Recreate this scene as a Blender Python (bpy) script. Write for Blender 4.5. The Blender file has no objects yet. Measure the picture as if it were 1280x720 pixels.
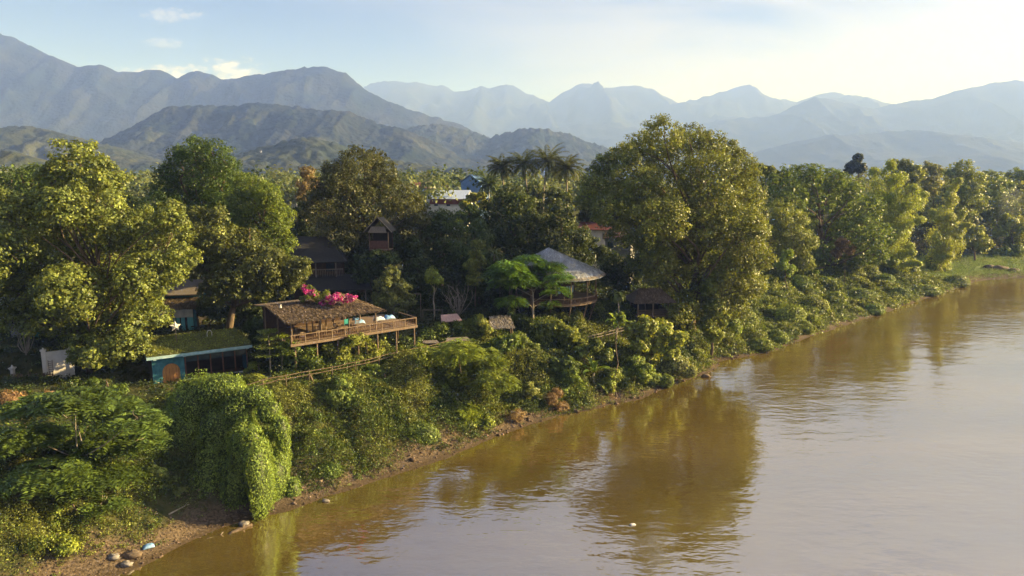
import bpy, math, random
import numpy as np
from mathutils import Vector

# ------------------------------------------------------------------ basics
SC = bpy.context.scene
COL = SC.collection
R = math.radians
F = 853.0            # focal length in pixels of a 1280 wide picture
HZ = 222.0           # picture row of the horizon
CAMZ = 28.0
PITCH = math.atan((360 - HZ) / F)
CP, SP = math.cos(PITCH), math.sin(PITCH)
RNG = np.random.default_rng(11)
SUN_AZ, SUN_EL = R(80), R(18)      # azimuth measured from +Y towards +X


def at(px, py, d):
    """world point seen at picture position px,py whose world y equals d"""
    cx, cy = (px - 640) / F, -(py - 360) / F
    v = np.array([cx, CP + cy * SP, -SP + cy * CP])
    return np.array([0, 0, CAMZ]) + v * (d / v[1])


def gz(px, py, z=0.0):
    cx, cy = (px - 640) / F, -(py - 360) / F
    v = np.array([cx, CP + cy * SP, -SP + cy * CP])
    return np.array([0, 0, CAMZ]) + v * ((z - CAMZ) / v[2])


# ------------------------------------------------------------------ noise
def _hash(ix, iy, seed):
    h = (ix.astype(np.int64) * 374761393 + iy.astype(np.int64) * 668265263 + seed * 1442695041) & 0xffffffff
    h = ((h ^ (h >> 13)) * 1274126177) & 0xffffffff
    h = (h ^ (h >> 16)) & 0xffffffff
    return h / 4294967295.0


def vnoise(x, y, seed=0):
    x, y = np.asarray(x, float), np.asarray(y, float)
    ix, iy = np.floor(x), np.floor(y)
    fx, fy = x - ix, y - iy
    fx = fx * fx * fx * (fx * (fx * 6 - 15) + 10); fy = fy * fy * fy * (fy * (fy * 6 - 15) + 10)
    a, b = _hash(ix, iy, seed), _hash(ix + 1, iy, seed)
    c, d = _hash(ix, iy + 1, seed), _hash(ix + 1, iy + 1, seed)
    return (a * (1 - fx) + b * fx) * (1 - fy) + (c * (1 - fx) + d * fx) * fy


def fbm(x, y, o=4, seed=0):
    t, a, s = 0.0, 0.5, 0.0
    for k in range(o):
        t = t + a * vnoise(np.asarray(x) * 2 ** k + 17.3 * k, np.asarray(y) * 2 ** k - 9.1 * k, seed + k); s += a; a *= 0.5
    return t / s


def ridged(x, y, o=4, seed=0):
    t, a, s = 0.0, 0.5, 0.0
    for k in range(o):
        n = 1 - np.abs(2 * vnoise(np.asarray(x) * 2 ** k + 7.7 * k, np.asarray(y) * 2 ** k + 3.1 * k, seed + k) - 1)
        t = t + a * n * n; s += a; a *= 0.5
    return t / s


def worley(x, y, seed=0):
    x, y = np.asarray(x, float), np.asarray(y, float)
    ix, iy = np.floor(x), np.floor(y)
    best = np.full(x.shape, 9.0)
    for dx in (-1, 0, 1):
        for dy in (-1, 0, 1):
            jx, jy = ix + dx, iy + dy
            qx = jx + _hash(jx, jy, seed); qy = jy + _hash(jx, jy, seed + 51)
            best = np.minimum(best, (qx - x) ** 2 + (qy - y) ** 2)
    return np.sqrt(best)


# ------------------------------------------------------------------ shoreline and ground height
SHORE_PX = [(100, 735), (150, 718), (215, 690), (280, 658), (350, 640), (420, 618), (480, 598), (540, 578), (600, 555),
            (660, 532), (700, 520), (745, 512), (800, 498), (840, 482), (880, 468), (906, 457), (888, 453), (905, 450),
            (930, 447), (975, 437), (1000, 426), (1050, 409), (1100, 392), (1150, 376), (1190, 363), (1218, 352),
            (1240, 349), (1285, 347)]
SH = [gz(px, py)[:2] for px, py in SHORE_PX]
d0 = SH[0] - SH[3]; d0 /= np.linalg.norm(d0)
SH = [SH[0] + d0 * 300, SH[0] + d0 * 40] + SH + [np.array([230., 205.]), np.array([420., 250.]), np.array([4000., 500.])]
SH = np.array(SH)
U = np.array([0.753, 0.658]); NRM = np.array([0.658, -0.753])     # along the bank / out over the river


POLY = np.vstack([SH, [[30000., 500.], [30000., 30000.], [-30000., 30000.], [-30000., SH[0][1]]]])


def sd(x, y):
    x, y = np.atleast_1d(np.asarray(x, float)), np.atleast_1d(np.asarray(y, float))
    best = np.full(x.shape, 1e18)
    for a, b in zip(SH[:-1], SH[1:]):
        e = b - a; L = e @ e
        t = np.clip(((x - a[0]) * e[0] + (y - a[1]) * e[1]) / L, 0, 1)
        dx, dy = x - a[0] - t * e[0], y - a[1] - t * e[1]
        best = np.minimum(best, dx * dx + dy * dy)
    inn = np.zeros(x.shape, bool)
    for a, b in zip(POLY, np.roll(POLY, -1, 0)):
        if a[1] == b[1]: continue
        m = ((a[1] > y) != (b[1] > y)) & (x < (b[0] - a[0]) * (y - a[1]) / (b[1] - a[1]) + a[0])
        inn ^= m
    return np.sqrt(best) * np.where(inn, 1.0, -1.0)


PA = ([-8, 0, 1.5, 3, 11, 16, 40, 65, 130, 900, 2500], [-2.2, 0, .35, 1.1, 6.6, 7.4, 9, 10.3, 16.5, 16, 12])
PC = ([-8, 0, 2, 14, 28, 45, 70, 900, 2500], [-2.2, 0, .6, 3.2, 7.2, 9.3, 10.5, 11, 10])
PB = ([-8, 0, 3, 25, 45, 80, 900, 2500], [-2.2, 0, .9, 2.6, 7, 10, 10, 10])


def smooth(a, b, v):
    t = np.clip((v - a) / (b - a), 0, 1)
    return t * t * (3 - 2 * t)


_a, _b, _c, _d = gz(190, 482, 6.6), gz(312, 466, 6.6), gz(10, 480, 6.6), gz(95, 478, 6.6)
PADS = [(_a[0], _a[1] + .3, _b[0], _b[1] + .3, 1.6, 6.55), (_c[0], _c[1], _d[0], _d[1], 1.5, 6.6)]


def tz(x, y, rough=True):
    scal = np.isscalar(x)
    x, y = np.atleast_1d(np.asarray(x, float)), np.atleast_1d(np.asarray(y, float))
    s = sd(x, y)
    s = s + (fbm(x / 3.1, y / 3.1, 3, 5) - .5) * 1.3
    w = smooth(104, 122, x + 0.0 * y)
    w1 = smooth(30, 42, x + 0.0 * y)
    z = (np.interp(s, *PA) * (1 - w1) + np.interp(s, *PC) * w1) * (1 - w) + np.interp(s, *PB) * w
    for (ax, ay, bx, by, r_, zt) in PADS:
        ex, ey = bx - ax, by - ay
        t = np.clip(((x - ax) * ex + (y - ay) * ey) / (ex * ex + ey * ey), 0, 1)
        dd = np.hypot(x - ax - t * ex, y - ay - t * ey)
        k = 1 - smooth(r_, r_ + 2.5, dd)
        z = z * (1 - k) + np.minimum(z, zt) * k
    if rough:
        z = z + (fbm(x / 2.2, y / 2.2, 3, 9) - .5) * .7 * smooth(2, 6, s) + (fbm(x / .8, y / .8, 2, 19) - .5) * .16 * smooth(.2, 1.5, s)
    return float(z[0]) if scal else z


def ground_at(px, py, dmin=34, dmax=420):
    ds = np.linspace(dmin, dmax, 1500)
    k = at(px, py, 1.0) - np.array([0, 0, CAMZ])
    zs = CAMZ + k[2] * ds
    below = zs <= tz(k[0] * ds, ds, False)
    i = int(np.argmax(below)) if below.any() else 1499
    return np.array([k[0] * ds[i], ds[i], zs[i]])


def on_bank(px, s):
    ds = np.linspace(36, 420, 1600)
    xs = (px - 640) / F * ds * 1.01
    v = sd(xs, ds)
    i = int(np.argmax(v >= s))
    return float(xs[i]), float(ds[i])


# ------------------------------------------------------------------ mesh helpers
def mesh_np(name, V, faces, mat, parent=None, loc=None, cols=None, smooth_=False, link=True):
    V = np.asarray(V, np.float32); faces = np.asarray(faces, np.int32)
    me = bpy.data.meshes.new(name)
    k = faces.shape[1]
    me.vertices.add(len(V)); me.vertices.foreach_set('co', V.ravel())
    me.loops.add(faces.size); me.loops.foreach_set('vertex_index', faces.ravel())
    me.polygons.add(len(faces))
    me.polygons.foreach_set('loop_start', np.arange(0, faces.size, k, dtype=np.int32))
    if smooth_:
        me.polygons.foreach_set('use_smooth', np.ones(len(faces), bool))
    if cols is not None:
        a = me.attributes.new('tint', 'FLOAT_COLOR', 'POINT')
        c = np.ones((len(V), 4), np.float32); c[:, :3] = cols
        a.data.foreach_set('color', c.ravel())
    me.update(calc_edges=True)
    if mat: me.materials.append(mat)
    o = bpy.data.objects.new(name, me)
    if loc is not None: o.location = loc
    if link: COL.objects.link(o)
    if parent is not None: o.parent = parent
    return o


class MB:
    """collects boxes, bars and tubes and links them as one mesh"""
    def __init__(s): s.v, s.f = [], []

    def add(s, V, Fc):
        n = len(s.v); s.v += [tuple(map(float, p)) for p in V]; s.f += [tuple(n + i for i in f) for f in Fc]; return s

    def box(s, x0, x1, y0, y1, z0, z1):
        V = [(x0, y0, z0), (x1, y0, z0), (x1, y1, z0), (x0, y1, z0), (x0, y0, z1), (x1, y0, z1), (x1, y1, z1), (x0, y1, z1)]
        return s.add(V, [(3, 2, 1, 0), (4, 5, 6, 7), (0, 1, 5, 4), (1, 2, 6, 5), (2, 3, 7, 6), (3, 0, 4, 7)])

    def tube(s, pts, rad, n=7, cap=True):
        pts = [np.asarray(p, float) for p in pts]
        if np.isscalar(rad): rad = [rad] * len(pts)
        V, Fc = [], []
        ref = np.array([.31, .95, .05])
        for i, p in enumerate(pts):
            t = pts[min(i + 1, len(pts) - 1)] - pts[max(i - 1, 0)]
            t = t / (np.linalg.norm(t) + 1e-9)
            a = np.cross(t, ref); 
            if np.linalg.norm(a) < .1: a = np.cross(t, [1, 0, 0])
            a /= np.linalg.norm(a); b = np.cross(t, a)
            for k in range(n):
                w = 2 * math.pi * k / n
                V.append(p + rad[i] * (a * math.cos(w) + b * math.sin(w)))
        for i in range(len(pts) - 1):
            for k in range(n):
                k2 = (k + 1) % n
                Fc.append((i * n + k, i * n + k2, (i + 1) * n + k2, (i + 1) * n + k))
        if cap:
            Fc.append(tuple(range(n))[::-1]); Fc.append(tuple((len(pts) - 1) * n + k for k in range(n)))
        return s.add(V, Fc)

    def bar(s, a, b, w=.1, n=6): return s.tube([a, b], w / 2, n)

    def build(s, name, mat, parent=None, loc=None, smooth_=False):
        me = bpy.data.meshes.new(name); me.from_pydata(s.v, [], s.f); me.update()
        if smooth_: me.polygons.foreach_set('use_smooth', np.ones(len(me.polygons), bool))
        me.materials.append(mat)
        o = bpy.data.objects.new(name, me); COL.objects.link(o)
        if loc is not None: o.location = loc
        if parent is not None: o.parent = parent
        return o


def tag(o, label=None, cat=None, group=None, kind=None):
    if label: o['label'] = label
    if cat: o['category'] = cat
    if group: o['group'] = group
    if kind: o['kind'] = kind
    return o


def thing(name, label, cat, loc, rz=0.0, group=None):
    o = bpy.data.objects.new(name, None); COL.objects.link(o)
    o.empty_display_size = .3
    o.location = [float(c) for c in loc]; o.rotation_euler = (0, 0, rz)
    return tag(o, label, cat, group)


def copy_tree(o, loc, rz=0.0, sc=1.0, label=None, group=None):
    c = o.copy(); COL.objects.link(c)
    c.location = [float(v) for v in loc]; c.rotation_euler = (0, 0, rz); c.scale = (sc, sc, sc)
    if label: c['label'] = label
    if group: c['group'] = group
    for ch in list(o.children):
        k = ch.copy(); COL.objects.link(k); k.parent = c
        for g in list(ch.children):
            q = g.copy(); COL.objects.link(q); q.parent = k
    return c


# ------------------------------------------------------------------ materials
def nodes_of(m):
    m.use_nodes = True
    nt = m.node_tree; nt.nodes.clear()
    return nt, nt.nodes, nt.links


def N(nt, t, **kw):
    n = nt.nodes.new(t)
    for k, v in kw.items():
        if k.startswith('_'): n.inputs[k[1:].replace('_', ' ')].default_value = v
        else: setattr(n, k, v)
    return n


def mat_noise(name, c1, c2, scale=3.0, rough=.85, bump=.3, dist=.05, stretch=(1, 1, 1), detail=6, spec=.25, metal=0.0):
    m = bpy.data.materials.new(name); nt, ns, lk = nodes_of(m)
    out = N(nt, 'ShaderNodeOutputMaterial'); p = N(nt, 'ShaderNodeBsdfPrincipled')
    p.inputs['Roughness'].default_value = rough; p.inputs['Specular IOR Level'].default_value = spec; p.inputs['Metallic'].default_value = metal
    tc = N(nt, 'ShaderNodeTexCoord'); mp = N(nt, 'ShaderNodeMapping'); mp.inputs['Scale'].default_value = stretch
    nz = N(nt, 'ShaderNodeTexNoise'); nz.inputs['Scale'].default_value = scale; nz.inputs['Detail'].default_value = detail
    rp = N(nt, 'ShaderNodeValToRGB')
    rp.color_ramp.elements[0].position = .3; rp.color_ramp.elements[1].position = .7
    rp.color_ramp.elements[0].color = (*c1, 1); rp.color_ramp.elements[1].color = (*c2, 1)
    lk.new(tc.outputs['Object'], mp.inputs['Vector']); lk.new(mp.outputs[0], nz.inputs['Vector'])
    lk.new(nz.outputs['Fac'], rp.inputs[0]); lk.new(rp.outputs[0], p.inputs['Base Color'])
    b = N(nt, 'ShaderNodeBump'); b.inputs['Strength'].default_value = bump; b.inputs['Distance'].default_value = dist
    lk.new(nz.outputs['Fac'], b.inputs['Height']); lk.new(b.outputs[0], p.inputs['Normal'])
    lk.new(p.outputs[0], out.inputs[0])
    return m


def mat_leaf(name, trans=.34, rough=.46, spec=.3):
    m = bpy.data.materials.new(name); nt, ns, lk = nodes_of(m)
    out = N(nt, 'ShaderNodeOutputMaterial'); p = N(nt, 'ShaderNodeBsdfPrincipled')
    p.inputs['Roughness'].default_value = rough; p.inputs['Specular IOR Level'].default_value = spec
    at_ = N(nt, 'ShaderNodeAttribute', attribute_name='tint')
    oi = N(nt, 'ShaderNodeObjectInfo')
    hs = N(nt, 'ShaderNodeHueSaturation')
    mr = N(nt, 'ShaderNodeMapRange'); mr.inputs['To Min'].default_value = .488; mr.inputs['To Max'].default_value = .512
    lk.new(oi.outputs['Random'], mr.inputs['Value']); lk.new(mr.outputs[0], hs.inputs['Hue'])
    nz = N(nt, 'ShaderNodeTexNoise'); nz.inputs['Scale'].default_value = 1.3; nz.inputs['Detail'].default_value = 3
    tc = N(nt, 'ShaderNodeTexCoord'); lk.new(tc.outputs['Object'], nz.inputs['Vector'])
    m2 = N(nt, 'ShaderNodeMapRange'); m2.inputs['From Min'].default_value = .3; m2.inputs['From Max'].default_value = .7
    m2.inputs['To Min'].default_value = .8; m2.inputs['To Max'].default_value = 1.22
    lk.new(nz.outputs['Fac'], m2.inputs['Value']); lk.new(m2.outputs[0], hs.inputs['Value'])
    lk.new(at_.outputs['Color'], hs.inputs['Color'])
    lk.new(hs.outputs[0], p.inputs['Base Color'])
    tr = N(nt, 'ShaderNodeBsdfTranslucent')
    tm = N(nt, 'ShaderNodeMix', data_type='RGBA', blend_type='MULTIPLY'); tm.inputs[0].default_value = 1
    tm.inputs[7].default_value = (1.25, 1.15, .55, 1)
    lk.new(hs.outputs[0], tm.inputs[6]); lk.new(tm.outputs[2], tr.inputs['Color'])
    mx = N(nt, 'ShaderNodeMixShader'); mx.inputs[0].default_value = trans
    lk.new(p.outputs[0], mx.inputs[1]); lk.new(tr.outputs[0], mx.inputs[2]); lk.new(mx.outputs[0], out.inputs[0])
    return m


M = {}
M['leaf'] = mat_leaf('leaf')
M['petal'] = mat_leaf('petal', .3, .6, .1)
M['straw'] = mat_leaf('straw', .1, .85, .1)
M['bark'] = mat_noise('bark', (.09, .06, .04), (.2, .15, .1), 4, .9, .6, .05, (1, 1, .3))
M['pale_bark'] = mat_noise('pale_bark', (.24, .2, .15), (.42, .36, .28), 3, .85, .4, .04, (1, 1, .3))
M['bamboo_stem'] = mat_noise('bamboo_stem', (.2, .2, .06), (.34, .3, .1), 3, .5, .2, .02, (1, 1, .5))
M['wood'] = mat_noise('wood', (.12, .08, .05), (.28, .2, .135), 5, .75, .4, .02, (4, 4, .6))
M['plank'] = mat_noise('plank', (.12, .08, .05), (.26, .18, .11), 3, .8, .5, .02, (.5, 6, 6))
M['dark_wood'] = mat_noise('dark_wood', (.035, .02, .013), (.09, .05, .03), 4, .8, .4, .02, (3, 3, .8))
M['grey_wood'] = mat_noise('grey_wood', (.12, .1, .08), (.25, .21, .17), 5, .85, .4, .02, (3, 3, .6))
M['red_wood'] = mat_noise('red_wood', (.085, .038, .026), (.16, .075, .05), 4, .7, .3, .02)
M['blue_paint'] = mat_noise('blue_paint', (.022, .095, .13), (.055, .19, .22), 2.6, .7, .25, .02)
M['pale_blue_paint'] = mat_noise('pale_blue_paint', (.2, .36, .4), (.4, .54, .55), 2.4, .7, .3, .02)
M['door_wood'] = mat_noise('door_wood', (.3, .13, .035), (.5, .24, .08), 3, .6, .3, .02, (6, 6, .6))
M['white_paint'] = mat_noise('white_paint', (.58, .55, .5), (.76, .73, .68), 1.4, .75, .2, .02)
M['white_lamp'] = mat_noise('white_paper', (.55, .51, .46), (.68, .64, .58), 3, .8, .1, .01)
M['glass'] = mat_noise('window_glass', (.02, .03, .04), (.05, .07, .09), .8, .12, .02, .01, spec=.6)
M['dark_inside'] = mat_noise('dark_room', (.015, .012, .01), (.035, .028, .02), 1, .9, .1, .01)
M['grey_wall'] = mat_noise('grey_wall', (.22, .21, .2), (.36, .34, .31), 1.5, .85, .3, .02)
M['shade_dark_roof'] = mat_noise('shade_dark_roof', (.016, .016, .018), (.04, .038, .038), 3, .75, .5, .04, (1, 5, 1))  # dark roofing, colour deepened to stand in for missing shade
M['red_roof'] = mat_noise('red_roof', (.1, .034, .028), (.19, .06, .045), 2, .7, .5, .04, (6, 1, 1))
M['pink_roof'] = mat_noise('pink_roof', (.4, .23, .2), (.58, .38, .32), 2, .6, .5, .04, (8, 1, 1))
M['blue_roof'] = mat_noise('blue_roof', (.1, .19, .36), (.16, .27, .48), 1.5, .4, .3, .03, (6, 1, 1), spec=.5)
M['white_roof'] = mat_noise('white_roof', (.4, .48, .6), (.6, .66, .76), 1.0, .4, .25, .03, (6, .6, 1), spec=.5)
M['thatch'] = mat_noise('thatch', (.09, .065, .045), (.24, .18, .125), 6, .95, .8, .06, (1, 1, 1))
M['grey_thatch'] = mat_noise('grey_thatch', (.3, .31, .33), (.55, .56, .58), 7, .9, .8, .05, (1, 1, 1))
M['rock'] = mat_noise('rock', (.13, .115, .1), (.3, .27, .24), 4, .9, .6, .05)
M['driftwood'] = mat_noise('driftwood', (.32, .26, .19), (.56, .48, .38), 4, .9, .5, .03)
M['tarp_blue'] = mat_noise('tarp_blue', (.05, .2, .45), (.35, .5, .68), 1.6, .6, .3, .03)
M['cloth_grey'] = mat_noise('cloth_grey', (.35, .4, .48), (.55, .6, .66), 2, .8, .3, .03)
M['teal'] = mat_noise('teal_cloth', (.03, .25, .24), (.06, .36, .34), 2, .8, .2, .02)
M['green_paint'] = mat_noise('green_paint', (.02, .12, .07), (.04, .2, .12), 2, .7, .2, .02)
M['curtain'] = mat_noise('curtain', (.1, .4, .46), (.2, .55, .6), 2, .8, .4, .04, (8, 8, .3))
M['awning'] = mat_noise('awning', (.42, .42, .44), (.6, .6, .6), 2, .8, .3, .03)
M['lattice'] = mat_noise('tower_metal', (.55, .45, .42), (.75, .66, .62), .6, .5, .1, .01)

# ------------------------------------------------------------------ foliage
def unit(v): return v / (np.linalg.norm(v, axis=-1, keepdims=True) + 1e-9)


def rdir(n, rng): return unit(rng.normal(size=(n, 3)))


def leaves_mesh(name, P, Nn, L, colr, mat, parent=None, aspect=.55, T=None, fold=.12, rng=RNG, loc=None, link=True):
    n = len(P)
    Nn = unit(Nn)
    if T is None: T = rng.normal(size=(n, 3))
    T = unit(T - (T * Nn).sum(1, keepdims=True) * Nn)
    B = np.cross(Nn, T)
    L = np.broadcast_to(np.asarray(L, float), (n,))[:, None]
    a = P - T * L * .5; c = P + T * L * .5 - Nn * L * .08
    b = P + B * L * aspect * .5 + Nn * L * fold - T * L * .06
    d = P - B * L * aspect * .5 + Nn * L * fold - T * L * .06
    V = np.stack([a, b, c, d], 1).reshape(-1, 3)
    f = np.arange(n * 4, dtype=np.int32).reshape(-1, 4)
    return mesh_np(name, V, f, mat, parent, loc, np.repeat(colr, 4, 0), link=link)


def tint(n, base, rng, var=.22, yel=.25):
    c = np.tile(np.asarray(base, float), (n, 1))
    k = np.exp(rng.normal(0, var, (n, 1)))
    y = rng.random((n, 1)) ** 3 * yel
    c = c * k
    c[:, :1] *= 1 + y * 1.6; c[:, 1:2] *= 1 + y * 1.1
    if base[1] > base[0] * .9: c = c * 1.5; c[:, 0] = np.minimum(c[:, 0], c[:, 1] * rng.uniform(.8, .96, n))
    return np.clip(c, .003, .85)


def crown_pts(blobs, n, rng, clump=.34, cmin=.5, cmax=1.7, flat=.8, fill=.22, up=.3, base=(.08, .1, .02), var=.2, yel=.25, droop=0.0, inner=.62):
    """blobs: (centre, (rx,ry,rz)) -> leaf points, normals, colours"""
    C = np.array([b[0] for b in blobs]); Rd = np.array([b[1] for b in blobs])
    rm = Rd.mean(1)
    subs = []
    for i in range(len(C)):
        cr = np.clip(clump * rm[i], cmin, cmax)
        k = int(max(7, 3.6 * (rm[i] / cr) ** 2))
        d = rdir(k, rng); d[:, 2] += .15; d = unit(d)
        rr = rng.uniform(inner, .95, (k, 1))
        p = C[i] + d * Rd[i] * rr
        keep = np.ones(k, bool)
        for j in range(len(C)):
            if j != i: keep &= (((p - C[j]) / Rd[j]) ** 2).sum(1) > .42
        for q, dd in zip(p[keep], d[keep]):
            subs.append((q, cr * rng.uniform(.6, 1.15), dd))
    if not subs: subs = [(C[0], rm[0] * .5, np.array([0, 0, 1.]))]
    sp = np.array([s[0] for s in subs]); sr = np.array([s[1] for s in subs]); so = np.array([s[2] for s in subs])
    w = sr ** 2; nf = int(n * fill); nn = n - nf
    idx = rng.choice(len(subs), nn, p=w / w.sum())
    d = rdir(nn, rng); d[:, 2] += .25; d = unit(d)
    rad = rng.random((nn, 1)) ** .45
    P = sp[idx] + d * rad * sr[idx][:, None] * np.array([1, 1, flat])
    stray = rng.random(nn) < .06
    P[stray] += rdir(int(stray.sum()), rng) * sr[idx][stray][:, None] * .5
    Nn = d * .6 + so[idx] * .45 + np.array([0, 0, up]) + rng.normal(size=(nn, 3)) * .42
    sb = np.exp(rng.normal(0, var * .8, (len(subs), 1)))
    col = tint(nn, base, rng, var, yel) * sb[idx]
    sy = (rng.random((len(subs), 1)) ** 2 * yel)[idx]
    col[:, :1] *= 1 + sy[:, :1] * 1.0; col[:, 1:2] *= 1 + sy[:, :1] * .8
    # leaves deep in the crown
    bi = rng.choice(len(C), nf, p=rm ** 2 / (rm ** 2).sum())
    dd = rdir(nf, rng)
    P2 = C[bi] + dd * Rd[bi] * (rng.random((nf, 1)) ** .4) * .82
    N2 = dd * .4 + rng.normal(size=(nf, 3)) * .6 + np.array([0, 0, .3])
    c2 = tint(nf, base, rng, var, yel)
    P = np.vstack([P, P2]); Nn = np.vstack([Nn, N2]); col = np.vstack([col, c2])
    return P, Nn, np.clip(col, .003, .85), nf


def limb_path(a, b, rng, bend=.12, k=5, sag=0.0):
    a, b = np.asarray(a, float), np.asarray(b, float)
    L = np.linalg.norm(b - a); off = rng.normal(size=3) * L * bend; off[2] = abs(off[2]) * .6 - sag * L
    return [a + (b - a) * t + off * math.sin(math.pi * t) for t in np.linspace(0, 1, k)]


def blobs_px(spec, d, rng, spread=.55, sq=.9):
    """picture-space circles at distance d become ellipsoids in the round"""
    cx = np.mean([s[0] for s in spec]); half = max(20, np.ptp([s[0] for s in spec]) / 2)
    out = []
    for s in spec:
        px, py, r = s[:3]
        dd = s[3] if len(s) > 3 else rng.uniform(-1, 1) * spread * math.sqrt(max(.1, 1 - ((px - cx) / (half * 1.15)) ** 2)) * half / F * d
        D = d + dd
        rr = r / F * d
        out.append((at(px, py, D), np.array([rr, rr, rr * sq])))
    return out


def make_tree(name, label, spec, d, base_px, n, leaf, col, rng=None, cat='tree', bark='bark', tr=.45, group=None, spread=.55, sq=.9,
              limbs=True, extra=True, clump=.34, cmax=1.7, cmin=.5, flat=.8, up=.3, yel=.25, var=.2, fill=.22, aspect=.55, frond=False,
              base_d=None, droop=0.0, front=.25):

    rng = np.random.default_rng(int(d * 13 + base_px * 7) % 99991)
    bl = blobs_px(spec, d, rng, spread, sq)
    if extra:     # fullness behind the outline
        for (c, r) in list(bl):
            if rng.random() < .45:
                bl.append((c + np.array([rng.uniform(-.3, .3) * r[0], rng.uniform(.5, 1.0) * r[1], -rng.uniform(0, .35) * r[2]]), r * rng.uniform(.7, .95)))
            if rng.random() < front:
                bl.append((c + np.array([rng.uniform(-.3, .3) * r[0], -rng.uniform(.5, 1.1) * r[1], rng.uniform(-.3, .1) * r[2]]), r * rng.uniform(.6, .85)))
    bd = base_d or d
    bx = (base_px - 640) / F * bd * 1.01
    bz = tz(bx, bd)
    root = np.array([bx, bd, bz - .15])
    e = thing(name, label, cat, root, 0, group)
    # trunk and limbs
    C = np.array([b[0] for b in bl])
    low = C[:, 2].min(); mid = C.mean(0)
    fork_z = max(bz + 1.0, min(low - .2, bz + .45 * (mid[2] - bz)))
    fork = np.array([bx + (mid[0] - bx) * .25, bd + (mid[1] - bd) * .25, fork_z])
    mb = MB()
    tp = limb_path(root, fork, rng, .04, 5)
    mb.tube(tp, list(np.linspace(tr * 1.25, tr * .8, 5)), 9)
    top = mid.copy(); top[2] = C[:, 2].max() if not frond else C[:, 2].mean()
    tp2 = limb_path(fork, top, rng, .05, 6)
    mb.tube(tp2, list(np.linspace(tr * .8, tr * .15, 6)), 7)
    for c, r in bl:
        k = tp2[int(np.clip((c[2] - fork[2]) / (top[2] - fork[2] + 1e-6) * 4 - 1, 0, 4))]
        pth = limb_path(k, c, rng, .1, 5)
        mb.tube(pth, list(np.linspace(tr * .38, tr * .1, 5)), 5)
        if limbs:
            for _ in range(3):
                q = c + rdir(1, rng)[0] * r * .75
                mb.tube(limb_path(c, q, rng, .12, 4), list(np.linspace(tr * .12, .02, 4)), 4)
    mb.v = [tuple(np.array(v) - root) for v in mb.v]
    mb.build('trunk', M[bark], e, smooth_=True)
    if frond:
        fronds(bl, n, leaf, col, rng, root, e, flat, yel, var)
    else:
        P, Nn, cc, nf = crown_pts(bl, n, rng, clump, cmin, cmax, flat, fill, up, col, var, yel)
        L = leaf * rng.uniform(.65, 1.3, len(P)); L[-nf:] *= 1.6
        T = None
        if droop:
            T = rng.normal(size=(len(P), 3)) * (1 - droop) + np.array([0, 0, -1.0]) * droop
        leaves_mesh('crown', P - root, Nn, L, cc, M['leaf'], e, aspect, T=T, rng=rng)
    return e


def fronds(bl, n, L, col, rng, root, e, flat=.5, yel=.25, var=.2, pairs=7):
    """feathery compound leaves laid in tiers"""
    C = np.array([b[0] for b in bl]); Rd = np.array([b[1] for b in bl]); w = Rd.mean(1) ** 2
    bi = rng.choice(len(C), n, p=w / w.sum())
    d = rdir(n, rng); d[:, 2] = np.abs(d[:, 2]) * .9 - .15; d = unit(d)
    P = C[bi] + d * Rd[bi] * rng.uniform(.55, 1.0, (n, 1)) * np.array([1, 1, flat * 1.5])
    # gather into sprays
    h = d.copy(); h[:, 2] = 0; h = unit(h + rng.normal(size=(n, 3)) * .35 * np.array([1, 1, .3]))
    h[:, 2] = rng.uniform(-.35, .2, n); h = unit(h)
    upv = unit(np.array([0, 0, 1.0]) + rng.normal(size=(n, 3)) * .25)
    side = unit(np.cross(h, upv)); upv = np.cross(side, h)
    cc0 = tint(n, col, rng, var, yel) * np.exp(rng.normal(0, .15, (len(C), 1)))[bi]
    Ls = L * rng.uniform(.7, 1.25, (n, 1))
    PP, NN, TT, LL, CC = [], [], [], [], []
    for k in range(pairs):
        t = (k + .5) / pairs
        dr = -.35 * t * t
        c = P + h * Ls * t + np.array([0, 0, 1]) * Ls * dr
        ll = Ls[:, 0] * (.42 * (1 - .55 * abs(t - .4) * 1.6))
        for sg in (-1, 1):
            tt = unit(side * sg + h * .45 - upv * .25 + rng.normal(size=(n, 3)) * .1)
            PP.append(c + tt * ll[:, None] * .5); TT.append(tt); NN.append(upv + rng.normal(size=(n, 3)) * .18)
            LL.append(ll); CC.append(cc0 * np.exp(rng.normal(0, .1, (n, 1))))
    leaves_mesh('crown', np.vstack(PP) - root, np.vstack(NN), np.hstack(LL), np.clip(np.vstack(CC), .003, .8), M['leaf'], e, .42, T=np.vstack(TT), fold=.03, rng=rng)

# ------------------------------------------------------------------ camera, sun, sky, air
cam = bpy.data.cameras.new('camera'); cam.sensor_width = 36; cam.lens = 36 * F / 1280
cam.clip_end = 30000; cam.clip_start = .5
co = bpy.data.objects.new('camera', cam); COL.objects.link(co)
co.location = (0, 0, CAMZ); co.rotation_euler = (math.pi / 2 - PITCH, 0, 0)
SC.camera = co

sl = bpy.data.lights.new('sun', 'SUN'); sl.energy = 5.0; sl.angle = R(.6); sl.color = (1, .87, .72)
so = bpy.data.objects.new('sun', sl); COL.objects.link(so)
sdir = Vector((math.sin(SUN_AZ) * math.cos(SUN_EL), math.cos(SUN_AZ) * math.cos(SUN_EL), math.sin(SUN_EL)))
so.rotation_euler = (-sdir).to_track_quat('-Z', 'Y').to_euler(); so.location = (200, 0, 120)

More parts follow.
